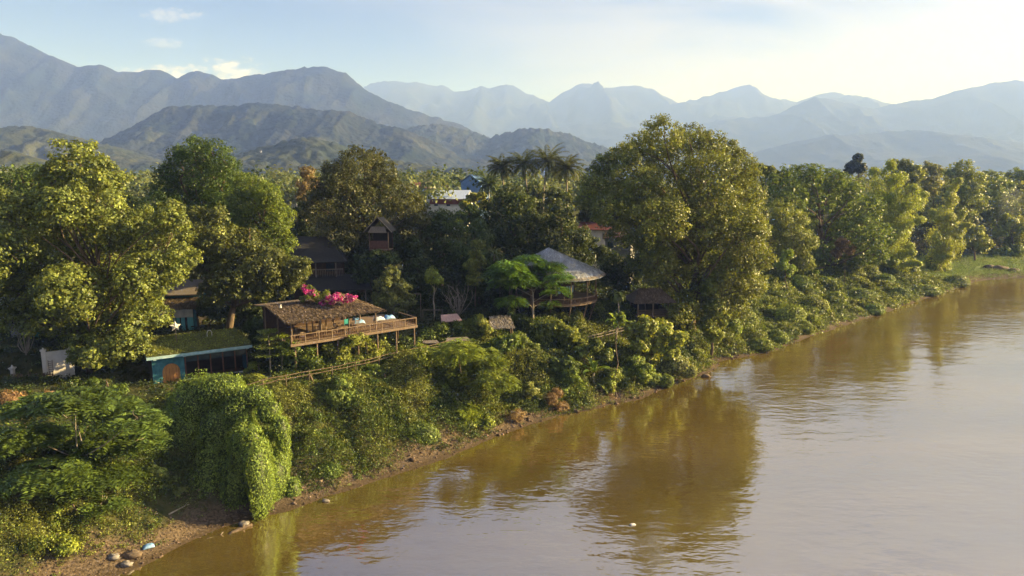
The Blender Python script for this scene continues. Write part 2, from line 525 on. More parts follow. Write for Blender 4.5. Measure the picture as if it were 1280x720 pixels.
wd = bpy.data.worlds.new('World'); SC.world = wd; wd.use_nodes = True
nt = wd.node_tree; nt.nodes.clear(); lk = nt.links
out = N(nt, 'ShaderNodeOutputWorld'); bg = N(nt, 'ShaderNodeBackground'); bg.inputs['Strength'].default_value = .05
sky = N(nt, 'ShaderNodeTexSky', sky_type='NISHITA', sun_disc=False, sun_elevation=SUN_EL, sun_rotation=SUN_AZ, altitude=300, air_density=.36, dust_density=.9, ozone_density=5.0)
tc = N(nt, 'ShaderNodeTexCoord'); sx = N(nt, 'ShaderNodeSeparateXYZ'); lk.new(tc.outputs['Generated'], sx.inputs[0])


def mth(op, a, b=None, c=None):
    n = N(nt, 'ShaderNodeMath', operation=op)
    for i, v in enumerate((a, b, c)):
        if v is None: continue
        if isinstance(v, (int, float)): n.inputs[i].default_value = v
        else: lk.new(v, n.inputs[i])
    return n.outputs[0]


X, Y, Z = sx.outputs
yy = mth('MAXIMUM', Y, .05)
u_, v_ = mth('DIVIDE', X, yy), mth('DIVIDE', Z, yy)
cb = N(nt, 'ShaderNodeCombineXYZ'); lk.new(u_, cb.inputs[0]); lk.new(v_, cb.inputs[1])
n1 = N(nt, 'ShaderNodeTexNoise'); n1.inputs['Scale'].default_value = 48; n1.inputs['Detail'].default_value = 8; n1.inputs['Roughness'].default_value = .6
mp1 = N(nt, 'ShaderNodeMapping'); mp1.inputs['Scale'].default_value = (1, 1.8, 1); lk.new(cb.outputs[0], mp1.inputs[0]); lk.new(mp1.outputs[0], n1.inputs[0])


def puff(u0, v0, au, av, gain):
    a = mth('DIVIDE', mth('SUBTRACT', u_, u0), au); b = mth('DIVIDE', mth('SUBTRACT', v_, v0), av)
    r = mth('ADD', mth('MULTIPLY', a, a), mth('MULTIPLY', b, b))
    f = mth('SUBTRACT', 1.0, r)
    f = mth('ADD', f, mth('MULTIPLY', mth('SUBTRACT', n1.outputs['Fac'], .5), gain))
    n = N(nt, 'ShaderNodeMapRange'); n.inputs['From Min'].default_value = .15; n.inputs['From Max'].default_value = 1.3; lk.new(f, n.inputs[0])
    return n.outputs[0]


def tanpx(px, py): return (px - 640) / F * 1.0, (HZ - py) / F * 1.0


p1 = puff(*tanpx(296, 97), .055, .02, 5.5)
p2 = puff(*tanpx(215, 97), .06, .012, 5.5)
p3 = mth('MULTIPLY', puff(*tanpx(236, 32), .045, .012, 6.5), .4)
p4 = mth('MULTIPLY', puff(*tanpx(225, 63), .03, .007, 6.5), .35)
cum = mth('MAXIMUM', mth('MAXIMUM', p1, p2), mth('MAXIMUM', p3, p4))
n2 = N(nt, 'ShaderNodeTexNoise'); n2.inputs['Scale'].default_value = 2.4; n2.inputs['Detail'].default_value = 7; n2.inputs['Roughness'].default_value = .55; n2.inputs['Distortion'].default_value = .6
mp2 = N(nt, 'ShaderNodeMapping'); mp2.inputs['Scale'].default_value = (1, 3.6, 1); mp2.inputs['Rotation'].default_value = (0, 0, R(-9)); mp2.inputs['Location'].default_value = (3.1, 1.7, 0)
lk.new(cb.outputs[0], mp2.inputs[0]); lk.new(mp2.outputs[0], n2.inputs[0])
cs = N(nt, 'ShaderNodeMapRange'); cs.inputs['From Min'].default_value = .3; cs.inputs['From Max'].default_value = .62
lk.new(mth('ADD', n2.outputs['Fac'], mth('MULTIPLY', u_, .16)), cs.inputs[0])
ur = N(nt, 'ShaderNodeMapRange'); ur.inputs['From Min'].default_value = -.35; ur.inputs['From Max'].default_value = .3; lk.new(u_, ur.inputs[0])
cir = mth('MULTIPLY', mth('MULTIPLY', cs.outputs[0], ur.outputs[0]), .85)
mxa = N(nt, 'ShaderNodeMix', data_type='RGBA'); lk.new(cir, mxa.inputs[0]); lk.new(sky.outputs[0], mxa.inputs[6]); mxa.inputs[7].default_value = (4.3, 4.1, 4.15, 1)
mxb = N(nt, 'ShaderNodeMix', data_type='RGBA'); lk.new(mth('MULTIPLY', cum, .8), mxb.inputs[0]); lk.new(mxa.outputs[2], mxb.inputs[6]); mxb.inputs[7].default_value = (7.0, 6.5, 6.0, 1)
lk.new(mxb.outputs[2], bg.inputs[0]); lk.new(bg.outputs[0], out.inputs[0])

SIGMA = 1.75e-4
hz = MB().box(-9000, 12000, -320, 13000, -4, 1460).build('haze', None)
hz.data.materials.clear()
hm = bpy.data.materials.new('air'); nt, ns, lk = nodes_of(hm)
out = N(nt, 'ShaderNodeOutputMaterial'); ad = N(nt, 'ShaderNodeAddShader')
for k_, (c_, den, g_) in enumerate([((1.0, .95, .9, 1), .36e-4, .86), ((.13, .31, 1.0, 1), 1.9e-4, 0.0)]):     # mist droplets, clean air
    pv = N(nt, 'ShaderNodeVolumePrincipled')
    pv.inputs['Color'].default_value = c_; pv.inputs['Absorption Color'].default_value = (1, 1, 1, 1)
    pv.inputs['Density'].default_value = den; pv.inputs['Anisotropy'].default_value = g_; pv.inputs['Density Attribute'].default_value = ''
    lk.new(pv.outputs[0], ad.inputs[k_])
lk.new(ad.outputs[0], out.inputs['Volume']); hm.cycles.homogeneous_volume = True
hz.data.materials.append(hm); tag(hz, kind='stuff')

SC.view_settings.view_transform = 'Standard'; SC.view_settings.look = 'None'; SC.view_settings.gamma = 1
SC.view_settings.use_curve_mapping = False
SC.view_settings.exposure = 1.85
cy = SC.cycles
cy.use_denoising = True
try:
    cy.denoiser = 'OPENIMAGEDENOISE'; cy.denoising_prefilter = 'ACCURATE'; cy.denoising_input_passes = 'RGB_ALBEDO_NORMAL'
except Exception: pass
cy.max_bounces = 6; cy.diffuse_bounces = 2; cy.glossy_bounces = 2; cy.transmission_bounces = 3; cy.volume_bounces = 1; cy.transparent_max_bounces = 4
cy.caustics_reflective = False; cy.caustics_refractive = False
cy.use_adaptive_sampling = True; cy.adaptive_threshold = .012
cy.sample_clamp_indirect = 6

# ------------------------------------------------------------------ ground
def axis(lo, hi, step, far, grow=1.12):
    a = list(np.arange(lo, hi + step, step)); s = step; v = a[-1]
    while v < far[1]: s *= grow; v += s; a.append(v)
    s = step; v = a[0]; b = []
    while v > far[0]: s *= grow; v -= s; b.append(v)
    return np.array(b[::-1] + a)


gx = axis(-62, 175, .62, (-8800, 11800)); gy = axis(30, 235, .62, (-310, 12800))
GX, GY = np.meshgrid(gx, gy)
gzv = tz(GX.ravel(), GY.ravel())
V = np.stack([GX.ravel(), GY.ravel(), gzv], 1)
nx, ny = len(gx), len(gy)
i = np.arange(nx * ny).reshape(ny, nx)
Fq = np.stack([i[:-1, :-1].ravel(), i[:-1, 1:].ravel(), i[1:, 1:].ravel(), i[1:, :-1].ravel()], 1)
gs = sd(GX.ravel(), GY.ravel())
kg = np.zeros((len(V), 3))
wr = smooth(100, 120, V[:, 0])
nb = fbm(V[:, 0] / 5, V[:, 1] / 5, 4, 33)
earth = 1 - smooth(2.2, 4.6, gs + (nb - .5) * 4)
lawn = wr * smooth(2.5, 4.5, gs + (nb - .5) * 2) * (1 - smooth(24, 30, gs))
kg[:, 0] = np.clip(earth, 0, 1); kg[:, 1] = np.clip(lawn, 0, 1); kg[:, 2] = np.clip(1 - smooth(.25, 1.1 + .8 * wr, gs), 0, 1)
gm = bpy.data.materials.new('ground_soil'); nt, ns, lk = nodes_of(gm)
out = N(nt, 'ShaderNodeOutputMaterial'); p = N(nt, 'ShaderNodeBsdfPrincipled'); p.inputs['Roughness'].default_value = .95; p.inputs['Specular IOR Level'].default_value = .15
tc = N(nt, 'ShaderNodeTexCoord')
n1 = N(nt, 'ShaderNodeTexNoise'); n1.inputs['Scale'].default_value = .7; n1.inputs['Detail'].default_value = 8
n2 = N(nt, 'ShaderNodeTexNoise'); n2.inputs['Scale'].default_value = 5; n2.inputs['Detail'].default_value = 6
for q in (n1, n2): lk.new(tc.outputs['Object'], q.inputs[0])


def ramp(fac, c1, c2, a=.35, b=.65):
    r = N(nt, 'ShaderNodeValToRGB'); r.color_ramp.elements[0].position = a; r.color_ramp.elements[1].position = b
    r.color_ramp.elements[0].color = (*c1, 1); r.color_ramp.elements[1].color = (*c2, 1); lk.new(fac, r.inputs[0]); return r.outputs[0]


def mixc(f, a, b):
    m = N(nt, 'ShaderNodeMix', data_type='RGBA'); lk.new(f, m.inputs[0]); lk.new(a, m.inputs[6]); lk.new(b, m.inputs[7]); return m.outputs[2]


at_ = N(nt, 'ShaderNodeAttribute', attribute_name='tint'); sp = N(nt, 'ShaderNodeSeparateColor'); lk.new(at_.outputs['Color'], sp.inputs[0])
under = ramp(n1.outputs['Fac'], (.035, .045, .014), (.09, .085, .03))
mud = ramp(n2.outputs['Fac'], (.06, .043, .027), (.18, .13, .082))
grass = ramp(n1.outputs['Fac'], (.1, .16, .03), (.2, .24, .06))
wet = ramp(n2.outputs['Fac'], (.06, .042, .022), (.1, .07, .04))
c = mixc(sp.outputs[0], under, mud); c = mixc(sp.outputs[1], c, grass); c = mixc(sp.outputs[2], c, wet)
lk.new(c, p.inputs['Base Color'])
b = N(nt, 'ShaderNodeBump'); b.inputs['Strength'].default_value = .7; b.inputs['Distance'].default_value = .12
lk.new(n2.outputs['Fac'], b.inputs['Height']); lk.new(b.outputs[0], p.inputs['Normal']); lk.new(p.outputs[0], out.inputs[0])
g = mesh_np('ground', V, Fq, gm, cols=kg, smooth_=True); tag(g, kind='structure')

# ------------------------------------------------------------------ river
wm = bpy.data.materials.new('river_water'); nt, ns, lk = nodes_of(wm)
out = N(nt, 'ShaderNodeOutputMaterial'); p = N(nt, 'ShaderNodeBsdfPrincipled')
p.inputs['Roughness'].default_value = .06; p.inputs['IOR'].default_value = 4.6; p.inputs['Specular IOR Level'].default_value = .5
tc = N(nt, 'ShaderNodeTexCoord')
nb = N(nt, 'ShaderNodeTexNoise'); nb.inputs['Scale'].default_value = .05; nb.inputs['Detail'].default_value = 4; mpb = N(nt, 'ShaderNodeMapping'); mpb.inputs['Rotation'].default_value = (0, 0, R(-41)); mpb.inputs['Scale'].default_value = (.35, 2.2, 1); lk.new(tc.outputs['Object'], mpb.inputs[0]); nb.inputs['Detail'].default_value = 7
lk.new(mpb.outputs[0], nb.inputs[0])
lk.new(ramp(nb.outputs['Fac'], (.098, .067, .014), (.14, .096, .022)), p.inputs['Base Color'])


def wave(rot, sx_, sy_, scale, detail):
    mp = N(nt, 'ShaderNodeMapping'); mp.inputs['Rotation'].default_value = (0, 0, R(rot)); mp.inputs['Scale'].default_value = (sx_, sy_, 1)
    lk.new(tc.outputs['Object'], mp.inputs[0])
    n = N(nt, 'ShaderNodeTexNoise'); n.inputs['Scale'].default_value = scale; n.inputs['Detail'].default_value = detail; n.inputs['Roughness'].default_value = .5
    lk.new(mp.outputs[0], n.inputs[0]); return n.outputs['Fac']


w1 = wave(-12, .45, 1.0, .75, 3); w2 = wave(14, .5, 1.0, 1.9, 2); w3 = wave(-30, .6, 1.0, .16, 2)
calm = N(nt, 'ShaderNodeTexNoise'); calm.inputs['Scale'].default_value = .035; calm.inputs['Detail'].default_value = 3; lk.new(tc.outputs['Object'], calm.inputs[0])
cr = N(nt, 'ShaderNodeMapRange'); cr.inputs['From Min'].default_value = .35; cr.inputs['From Max'].default_value = .65; cr.inputs['To Min'].default_value = .5; cr.inputs['To Max'].default_value = 1.2; lk.new(calm.outputs['Fac'], cr.inputs[0])


def mm(op, a, b_):
    n = N(nt, 'ShaderNodeMath', operation=op)
    for k, v in enumerate((a, b_)):
        if isinstance(v, (int, float)): n.inputs[k].default_value = v
        else: lk.new(v, n.inputs[k])
    return n.outputs[0]


hgt = mm('ADD', mm('MULTIPLY', mm('ADD', mm('MULTIPLY', w1, .05), mm('MULTIPLY', w2, .026)), cr.outputs[0]), mm('MULTIPLY', w3, .12))
b = N(nt, 'ShaderNodeBump'); b.inputs['Strength'].default_value = 1; b.inputs['Distance'].default_value = 1.0
lk.new(hgt, b.inputs['Height']); lk.new(b.outputs[0], p.inputs['Normal']); lk.new(p.outputs[0], out.inputs[0])
wv = [(-330, -300, 0), (4200, -300, 0), (4200, 520, 0), (-330, 520, 0)]
wr_ = MB().add([(-330, -290, 0), (4200, -290, 0), (4200, 620, 0), (-330, 620, 0)], [(0, 1, 2, 3)]).build('river_water', wm); tag(wr_, kind='structure')

# ------------------------------------------------------------------ hills
hlm = bpy.data.materials.new('forested_hills'); nt, ns, lk = nodes_of(hlm)
out = N(nt, 'ShaderNodeOutputMaterial'); p = N(nt, 'ShaderNodeBsdfPrincipled'); p.inputs['Roughness'].default_value = 1; p.inputs['Specular IOR Level'].default_value = .05
tc = N(nt, 'ShaderNodeTexCoord')
n1 = N(nt, 'ShaderNodeTexNoise'); n1.inputs['Scale'].default_value = .006; n1.inputs['Detail'].default_value = 8
n2 = N(nt, 'ShaderNodeTexVoronoi'); n2.inputs['Scale'].default_value = .045
n3 = N(nt, 'ShaderNodeTexNoise'); n3.inputs['Scale'].default_value = .06; n3.inputs['Detail'].default_value = 6
for q in (n1, n2, n3): lk.new(tc.outputs['Object'], q.inputs[0])
at_ = N(nt, 'ShaderNodeAttribute', attribute_name='tint'); sp = N(nt, 'ShaderNodeSeparateColor'); lk.new(at_.outputs['Color'], sp.inputs[0])
c = mixc(n2.outputs['Color'], ramp(n1.outputs['Fac'], (.011, .018, .012), (.022, .027, .016), .4, .6), ramp(n1.outputs['Fac'], (.016, .026, .014), (.04, .042, .022), .4, .6))
c = mixc(sp.outputs[1], c, mixc(n2.outputs['Color'], ramp(n3.outputs['Fac'], (.03, .05, .016), (.07, .085, .03)), ramp(n1.outputs['Fac'], (.045, .065, .02), (.1, .1, .04))))
c = mixc(sp.outputs[0], c, ramp(n3.outputs['Fac'], (.045, .055, .025), (.085, .085, .04)))
lk.new(c, p.inputs['Base Color'])
b = N(nt, 'ShaderNodeBump'); b.inputs['Strength'].default_value = .8; b.inputs['Distance'].default_value = 10
lk.new(n3.outputs['Fac'], b.inputs['Height']); lk.new(b.outputs[0], p.inputs['Normal']); lk.new(p.outputs[0], out.inputs[0])

HILLS = {}


def hill(name, prof, D, front, back, step, seed, spur=.5, tree=0.0, clear=0.0, wob=.03, ext=160):
    near = .3 if D < 1100 else (.25 if D < 1650 and D > 1400 else 0.0)
    HS = 1.7; D, front, back, step = D * HS, front * HS, back * HS, step * HS
    px = np.array([q[0] for q in prof], float); py = np.array([q[1] for q in prof], float)
    x0, x1 = (px[0] - ext - 640) / F * D, (px[-1] + ext - 640) / F * D
    xs = np.arange(x0, x1 + step, step)
    ys = np.arange(D - front, D + back + step, step)
    Xg, Yg = np.meshgrid(xs, ys)
    yr = D + (fbm(xs / (D * .12), xs * 0 + seed, 3, seed) - .5) * wob * 2 * D
    pxx = xs / yr * F + 640
    pyy = sum(np.interp(pxx + o_, px, py, left=py[0], right=py[-1]) for o_ in (-4, -2, 0, 2, 4)) / 5
    pyy = pyy + (fbm(pxx / 9, pxx * 0 + seed * 3.3, 3, seed + 2) - .5) * 5
    h = np.maximum((HZ - pyy) / F * yr + CAMZ - 10, 0)
    lo = smooth(px[0] - ext, px[0] - ext * .05, pxx); hi = 1 - smooth(px[-1] + ext * .05, px[-1] + ext, pxx)
    h = h * (lo if prof[0][1] > 0 else 1) * hi
    t = np.where(Yg < yr, (yr - Yg) / front, (Yg - yr) / back)
    t = np.clip(t, 0, 1)
    env = np.where(Yg < yr, (1 - t) ** 1.25, 1 - t * t)
    sc = D * .085
    rd = ridged(Xg / sc + seed, Yg / (sc * 1.5), 5, seed)
    damp = np.clip(t * 5, 0, 1) * np.clip((1 - t) * 3, 0, 1)
    Zg = 10 + h[None, :] * np.minimum(1 - .22 * t, env + spur * (rd - .45) * damp * (.35 + .65 * env) * np.where(Yg < yr, 1, .3))
    cl = np.zeros_like(Zg)
    if clear: cl = smooth(1 - clear, 1 - clear + .06, fbm(Xg / (D * .06), Yg / (D * .06), 4, seed + 9) * 1.25) * damp
    if tree:
        for s_, a_ in ((12., 1.0), (27., 1.3)):
            wv_ = worley(Xg / s_, Yg / s_, seed + int(s_))
            Zg = Zg + np.clip(1 - wv_ * wv_ * 1.6, 0, 1) * tree * a_ * (1 - cl) * np.clip(h[None, :] / 20, 0, 1) * np.clip((1 - t) * 6, 0, 1)
    Zg = np.where(t >= .999, 2.0, Zg)
    Vv = np.stack([Xg.ravel(), Yg.ravel(), Zg.ravel()], 1)
    ny_, nx_ = Xg.shape
    ii = np.arange(nx_ * ny_).reshape(ny_, nx_)
    Fq_ = np.stack([ii[:-1, :-1].ravel(), ii[:-1, 1:].ravel(), ii[1:, 1:].ravel(), ii[1:, :-1].ravel()], 1)
    cc = np.repeat(cl.reshape(-1, 1), 3, 1); cc[:, 1] = near
    o = mesh_np(name, Vv, Fq_, hlm, cols=cc, smooth_=True); tag(o, kind='structure')
    HILLS[name] = (xs, ys, Zg)
    return o


hill('far_mountains', [(420, 118), (460, 117), (480, 108), (495, 106), (515, 108), (530, 108), (545, 113), (558, 112), (570, 120), (585, 118), (600, 113), (615, 115), (640, 111), (655, 120), (672, 127), (685, 131), (700, 121), (714, 115), (728, 109), (745, 115), (760, 113), (780, 114), (800, 113), (820, 122), (845, 133), (870, 125), (895, 119), (918, 111), (930, 118), (942, 126), (952, 131), (965, 127), (975, 129), (985, 133), (1000, 125), (1025, 119), (1045, 123), (1060, 124), (1080, 128), (1100, 140), (1180, 165)], 5100, 2000, 900, 24, 3, .55)
hill('mountains', [(-140, 70), (-60, 58), (0, 50), (10, 49), (25, 53), (40, 56), (60, 66), (75, 73), (100, 85), (118, 92), (130, 88), (148, 90), (165, 98), (185, 98), (200, 94), (212, 93), (225, 99), (235, 105), (250, 98), (262, 95), (275, 99), (290, 106), (310, 104), (330, 101), (350, 98), (370, 94), (390, 92), (410, 91), (425, 94), (440, 98), (450, 107), (462, 118), (480, 127), (510, 139), (545, 150), (580, 161), (620, 178)], 2150, 520, 480, 8.0, 12, .34, 3.0, ext=90)
hill('right_mountains', [(770, 190), (830, 168), (860, 158), (895, 153), (920, 151), (940, 150), (958, 147), (975, 142), (990, 132), (1004, 127), (1020, 127), (1038, 130), (1055, 135), (1075, 141), (1095, 136), (1120, 131), (1150, 128), (1165, 123), (1185, 117), (1205, 114), (1228, 108), (1245, 105), (1262, 108), (1285, 114), (1340, 120), (1420, 112)], 3900, 1300, 800, 16, 21, .45, 2.5)
hill('middle_hills', [(600, 200), (640, 182), (680, 166), (720, 158), (760, 158), (800, 163), (850, 172), (900, 186)], 4000, 1000, 600, 15, 31, .4, 2.0)
hill('right_hills', [(880, 210), (930, 196), (970, 184), (1000, 176), (1030, 171), (1060, 170), (1090, 168), (1130, 165), (1160, 168), (1200, 172), (1260, 182), (1340, 188)], 2900, 900, 500, 11, 41, .4, 2.5)
hill('wooded_hill', [(125, 200), (140, 184), (158, 175), (175, 165), (190, 157), (204, 149), (220, 141), (234, 138), (260, 138), (290, 139), (320, 137), (350, 137), (375, 140), (400, 143), (412, 146), (425, 143), (440, 146), (460, 153), (480, 160), (510, 167), (545, 183), (580, 203)], 1220, 330, 210, 3.0, 52, .36, 5.0, .14)
hill('hazy_hills', [(440, 205), (480, 182), (505, 172), (530, 165), (548, 163), (570, 167), (590, 173), (612, 180), (635, 173), (660, 170), (690, 171), (715, 177), (745, 190), (790, 205)], 1600, 380, 400, 5.5, 63, .5, 12.0, .1)
hill('tower_hill', [(285, 213), (310, 198), (335, 189), (365, 183), (395, 180), (418, 185), (445, 196), (480, 203), (520, 212), (560, 217)], 720, 170, 150, 2.2, 74, .35, 5, .12)
hill('left_hills', [(-90, 178), (0, 170), (25, 166), (50, 165), (72, 170), (95, 178), (130, 186), (160, 196), (190, 207)], 830, 210, 180, 2.6, 85, .4, 5, .12)
hill('bare_slope', [(-60, 186), (0, 190), (25, 194), (48, 200), (70, 210)], 480, 100, 100, 2.2, 91, .2, 1.5, .8, ext=60)


def hill_z(name, x, y):
    xs, ys, Zg = HILLS[name]
    return float(Zg[int(np.argmin(abs(ys - y))), int(np.argmin(abs(xs - x)))])

# ================================================================== TREES
YG = (.1, .12, .034); DG = (.045, .075, .016); MG = (.075, .115, .02); BG = (.12, .16, .022); OL = (.07, .082, .026); BR = (.05, .055, .02)

make_tree('broadleaf_tree', 'tall yellow-green tree with pale limbs at the far left, behind the white gate wall',
          [(100, 203, 36), (72, 222, 26), (132, 226, 30), (68, 262, 40), (118, 260, 40), (20, 262, 34), (35, 300, 50), (95, 310, 50), (150, 292, 30), (180, 278, 28), (212, 272, 24), (205, 305, 38),
           (226, 322, 24), (190, 345, 42), (135, 352, 50), (65, 355, 50), (5, 335, 44), (150, 405, 38), (182, 395, 26), (112, 412, 36), (25, 392, 26), (135, 440, 22), (75, 395, 34), (40, 350, 40), (105, 438, 26), (160, 430, 26), (95, 365, 44)],
          72, 100, 115000, .27, YG, cat='tree', bark='bark', front=.7, tr=.3, yel=.4, var=.24, clump=.3, cmax=1.3, fill=.14, aspect=.75)
make_tree('broadleaf_tree', 'dark low tree at the left edge of the picture, behind the tall yellow-green tree',
          [(12, 232, 36), (46, 224, 22), (-30, 255, 60), (5, 290, 55), (20, 330, 40)], 98, 20, 13000, .45, DG, tr=.4)
make_tree('broadleaf_tree', 'tallest dark green dome-topped tree left of centre, standing above the olive tree',
          [(245, 190, 24), (222, 196, 18), (268, 194, 24), (283, 205, 18), (240, 215, 34), (208, 220, 20), (270, 225, 34), (205, 240, 22), (225, 262, 36), (265, 265, 42), (250, 310, 36)],
          97, 262, 38000, .28, (.045, .075, .016), tr=.55, up=.3, yel=.3, clump=.3, cmax=1.3)
make_tree('broadleaf_tree', 'bright green rounded tree sloping down to the right of the tall dome-topped tree',
          [(312, 235, 24), (335, 248, 24), (300, 262, 28), (345, 272, 24), (325, 285, 34), (352, 305, 20), (320, 320, 34), (358, 330, 16), (340, 345, 28)],
          93, 330, 32000, .26, (.07, .105, .02), tr=.4, yel=.45, clump=.28, cmax=1.1)
make_tree('broadleaf_tree', 'olive broad-leaved tree overhanging the back of the green turf roof',
          [(262, 285, 34), (292, 312, 36), (328, 332, 34), (360, 340, 26), (248, 328, 30), (290, 352, 32), (266, 368, 22), (376, 336, 16), (300, 378, 14), (335, 362, 18), (352, 362, 14)],
          84, 280, 30000, .33, OL, tr=.42, yel=.3, clump=.28, cmax=1.1, aspect=.6)
make_tree('broadleaf_tree', 'dark brownish spreading tree with ragged top behind the gabled tree hut',
          [(446, 200, 22), (420, 214, 20), (470, 200, 18), (480, 218, 22), (440, 226, 32), (404, 236, 20), (405, 265, 32), (450, 262, 40), (490, 246, 30), (512, 262, 26), (528, 276, 14), (425, 300, 40), (475, 300, 40), (510, 300, 30), (388, 250, 14)],
          108, 450, 36000, .35, BR, tr=.5, yel=.3, clump=.26, cmax=1.3, aspect=.5)
make_tree('bare_tree', 'pale brown half-bare tree beside the left shoulder of the dark brownish tree',
          [(384, 217, 11), (378, 232, 11), (392, 230, 9), (374, 246, 8)], 122, 384, 1300, .42, (.2, .15, .085), tr=.25, extra=False, bark='pale_bark')
make_tree('broadleaf_tree', 'dark tree just left of the dark conical tree, below the white and red roof',
          [(553, 275, 20), (540, 300, 26), (565, 290, 20), (560, 320, 30), (545, 345, 26)], 112, 552, 11000, .4, (.035, .055, .014), tr=.3)
make_tree('broadleaf_tree', 'dark conical tree right under the end of the red fascia',
          [(596, 285, 14), (598, 300, 20), (585, 320, 22), (605, 325, 24), (598, 350, 26)], 106, 598, 11000, .36, (.05, .075, .022), tr=.28)
make_tree('broadleaf_tree', 'dark round tree directly below the coconut palms',
          [(630, 248, 16), (615, 264, 18), (648, 262, 24), (640, 285, 34), (612, 290, 24), (668, 290, 26), (640, 320, 34)], 122, 642, 15000, .42, (.035, .055, .014), tr=.4)
make_tree('broadleaf_tree', 'dark slender-stemmed tree behind the peak of the silver thatched pavilion',
          [(700, 272, 22), (690, 296, 28), (718, 300, 24), (700, 325, 30), (672, 320, 24), (725, 330, 22)], 120, 698, 13000, .42, (.032, .05, .014), tr=.35)
make_tree('broadleaf_tree', 'largest dense olive-green tree in the centre, rising from the cove over the small thatched hut',
          [(830, 172, 30), (862, 176, 26), (800, 182, 24), (780, 195, 22), (890, 180, 20), (756, 208, 20), (908, 190, 22), (930, 215, 24), (742, 232, 22), (735, 248, 16), (790, 225, 40), (840, 215, 46), (890, 225, 42),
           (935, 250, 26), (765, 262, 30), (810, 275, 46), (865, 275, 50), (915, 280, 42), (945, 285, 20), (948, 320, 22), (900, 330, 46), (850, 335, 46), (812, 325, 36), (930, 350, 30), (885, 375, 34), (920, 385, 20), (850, 385, 26)],
          108, 868, 120000, .32, (.105, .115, .03), tr=.6, front=.7, yel=.4, var=.22, clump=.24, cmax=1.35, fill=.16, spread=.7, aspect=.65)
make_tree('creeper_tree', 'yellow-green creeper-hung column draped down the cove side of the largest tree',
          [(888, 360, 16), (892, 385, 15), (884, 405, 13), (893, 420, 12), (902, 400, 12)], 103, 893, 6000, .34, (.14, .15, .035), tr=.2, yel=.4, droop=.6, extra=False)
make_tree('broadleaf_tree', 'small feathery umbrella-shaped tree partly hiding the silver thatched pavilion',
          [(636, 334, 16), (622, 342, 12), (662, 326, 16), (686, 334, 14), (700, 346, 11), (648, 350, 20), (676, 352, 20), (630, 352, 12), (696, 364, 10), (640, 376, 13), (688, 380, 9), (660, 342, 20)],
          92, 668, 1700, 1.25, (.085, .14, .018), tr=.17, frond=True, spread=.8, flat=.45, extra=False, bark='pale_bark', yel=.35)
make_tree('broadleaf_tree', 'thin pale grey-green tree beside the open end of the timber deck',
          [(490, 343, 12), (482, 358, 15), (500, 360, 14), (474, 376, 12), (492, 380, 18), (510, 376, 10)], 91, 490, 6500, .3, (.1, .12, .04), tr=.12, extra=False, var=.2, fill=.1)
make_tree('sapling', 'young tree with a small yellow-lit head on a pale bare stem, right of the deck',
          [(541, 340, 8), (547, 350, 8), (536, 348, 6)], 95, 541, 1200, .32, (.17, .18, .03), tr=.11, extra=False, bark='pale_bark', limbs=False)
make_tree('sapling', 'narrow upright young tree with a sunlit yellow top behind the bare grey shrub',
          [(598, 305, 8), (594, 318, 9), (590, 332, 11), (600, 326, 8), (592, 348, 12)], 100, 594, 3000, .3, (.15, .15, .035), tr=.1, extra=False, limbs=False)
make_tree('rain_tree', 'wide dark green layered tree right of the largest tree, level topped against the haze',
          [(965, 228, 16), (985, 222, 20), (1010, 218, 20), (1038, 226, 20), (1062, 238, 22), (985, 248, 28), (1020, 248, 30), (1055, 262, 26), (1086, 262, 22), (1040, 288, 26), (1075, 292, 26), (1102, 292, 18), (1000, 275, 24), (1092, 318, 18), (1062, 318, 18), (1030, 315, 20), (1010, 335, 16), (1045, 335, 16)],
          168, 1030, 26000, .6, (.08, .115, .02), tr=.7, yel=.3, clump=.24, cmax=1.9, flat=.45, up=.9, spread=.7)
make_tree('broadleaf_tree', 'olive mid-sized tree in front of the layered tree, just above the creeper slope',
          [(978, 268, 20), (996, 275, 18), (965, 290, 18), (985, 298, 24), (1005, 300, 18), (975, 322, 20), (1000, 325, 20)], 152, 984, 14000, .5, (.11, .14, .035), tr=.35, yel=.3, aspect=.4)
make_tree('small_tree', 'small bright green upright tree wedged at the right foot of the largest tree',
          [(985, 318, 8), (978, 330, 10), (986, 338, 9)], 142, 982, 2200, .4, (.13, .18, .03), tr=.12, extra=False, limbs=False)
make_tree('shrub', 'shrub with reddish young leaves below the layered tree',
          [(1052, 305, 10), (1062, 312, 8), (1046, 316, 8)], 158, 1056, 2000, .42, (.17, .12, .06), tr=.06, extra=False, limbs=False)
make_tree('broadleaf_tree', 'dark lone tree standing above the far canopy beyond the bamboo',
          [(1072, 198, 7), (1066, 207, 8), (1075, 210, 8), (1062, 214, 7)], 300, 1069, 3500, .9, (.04, .05, .02), tr=.4, extra=False, limbs=False)
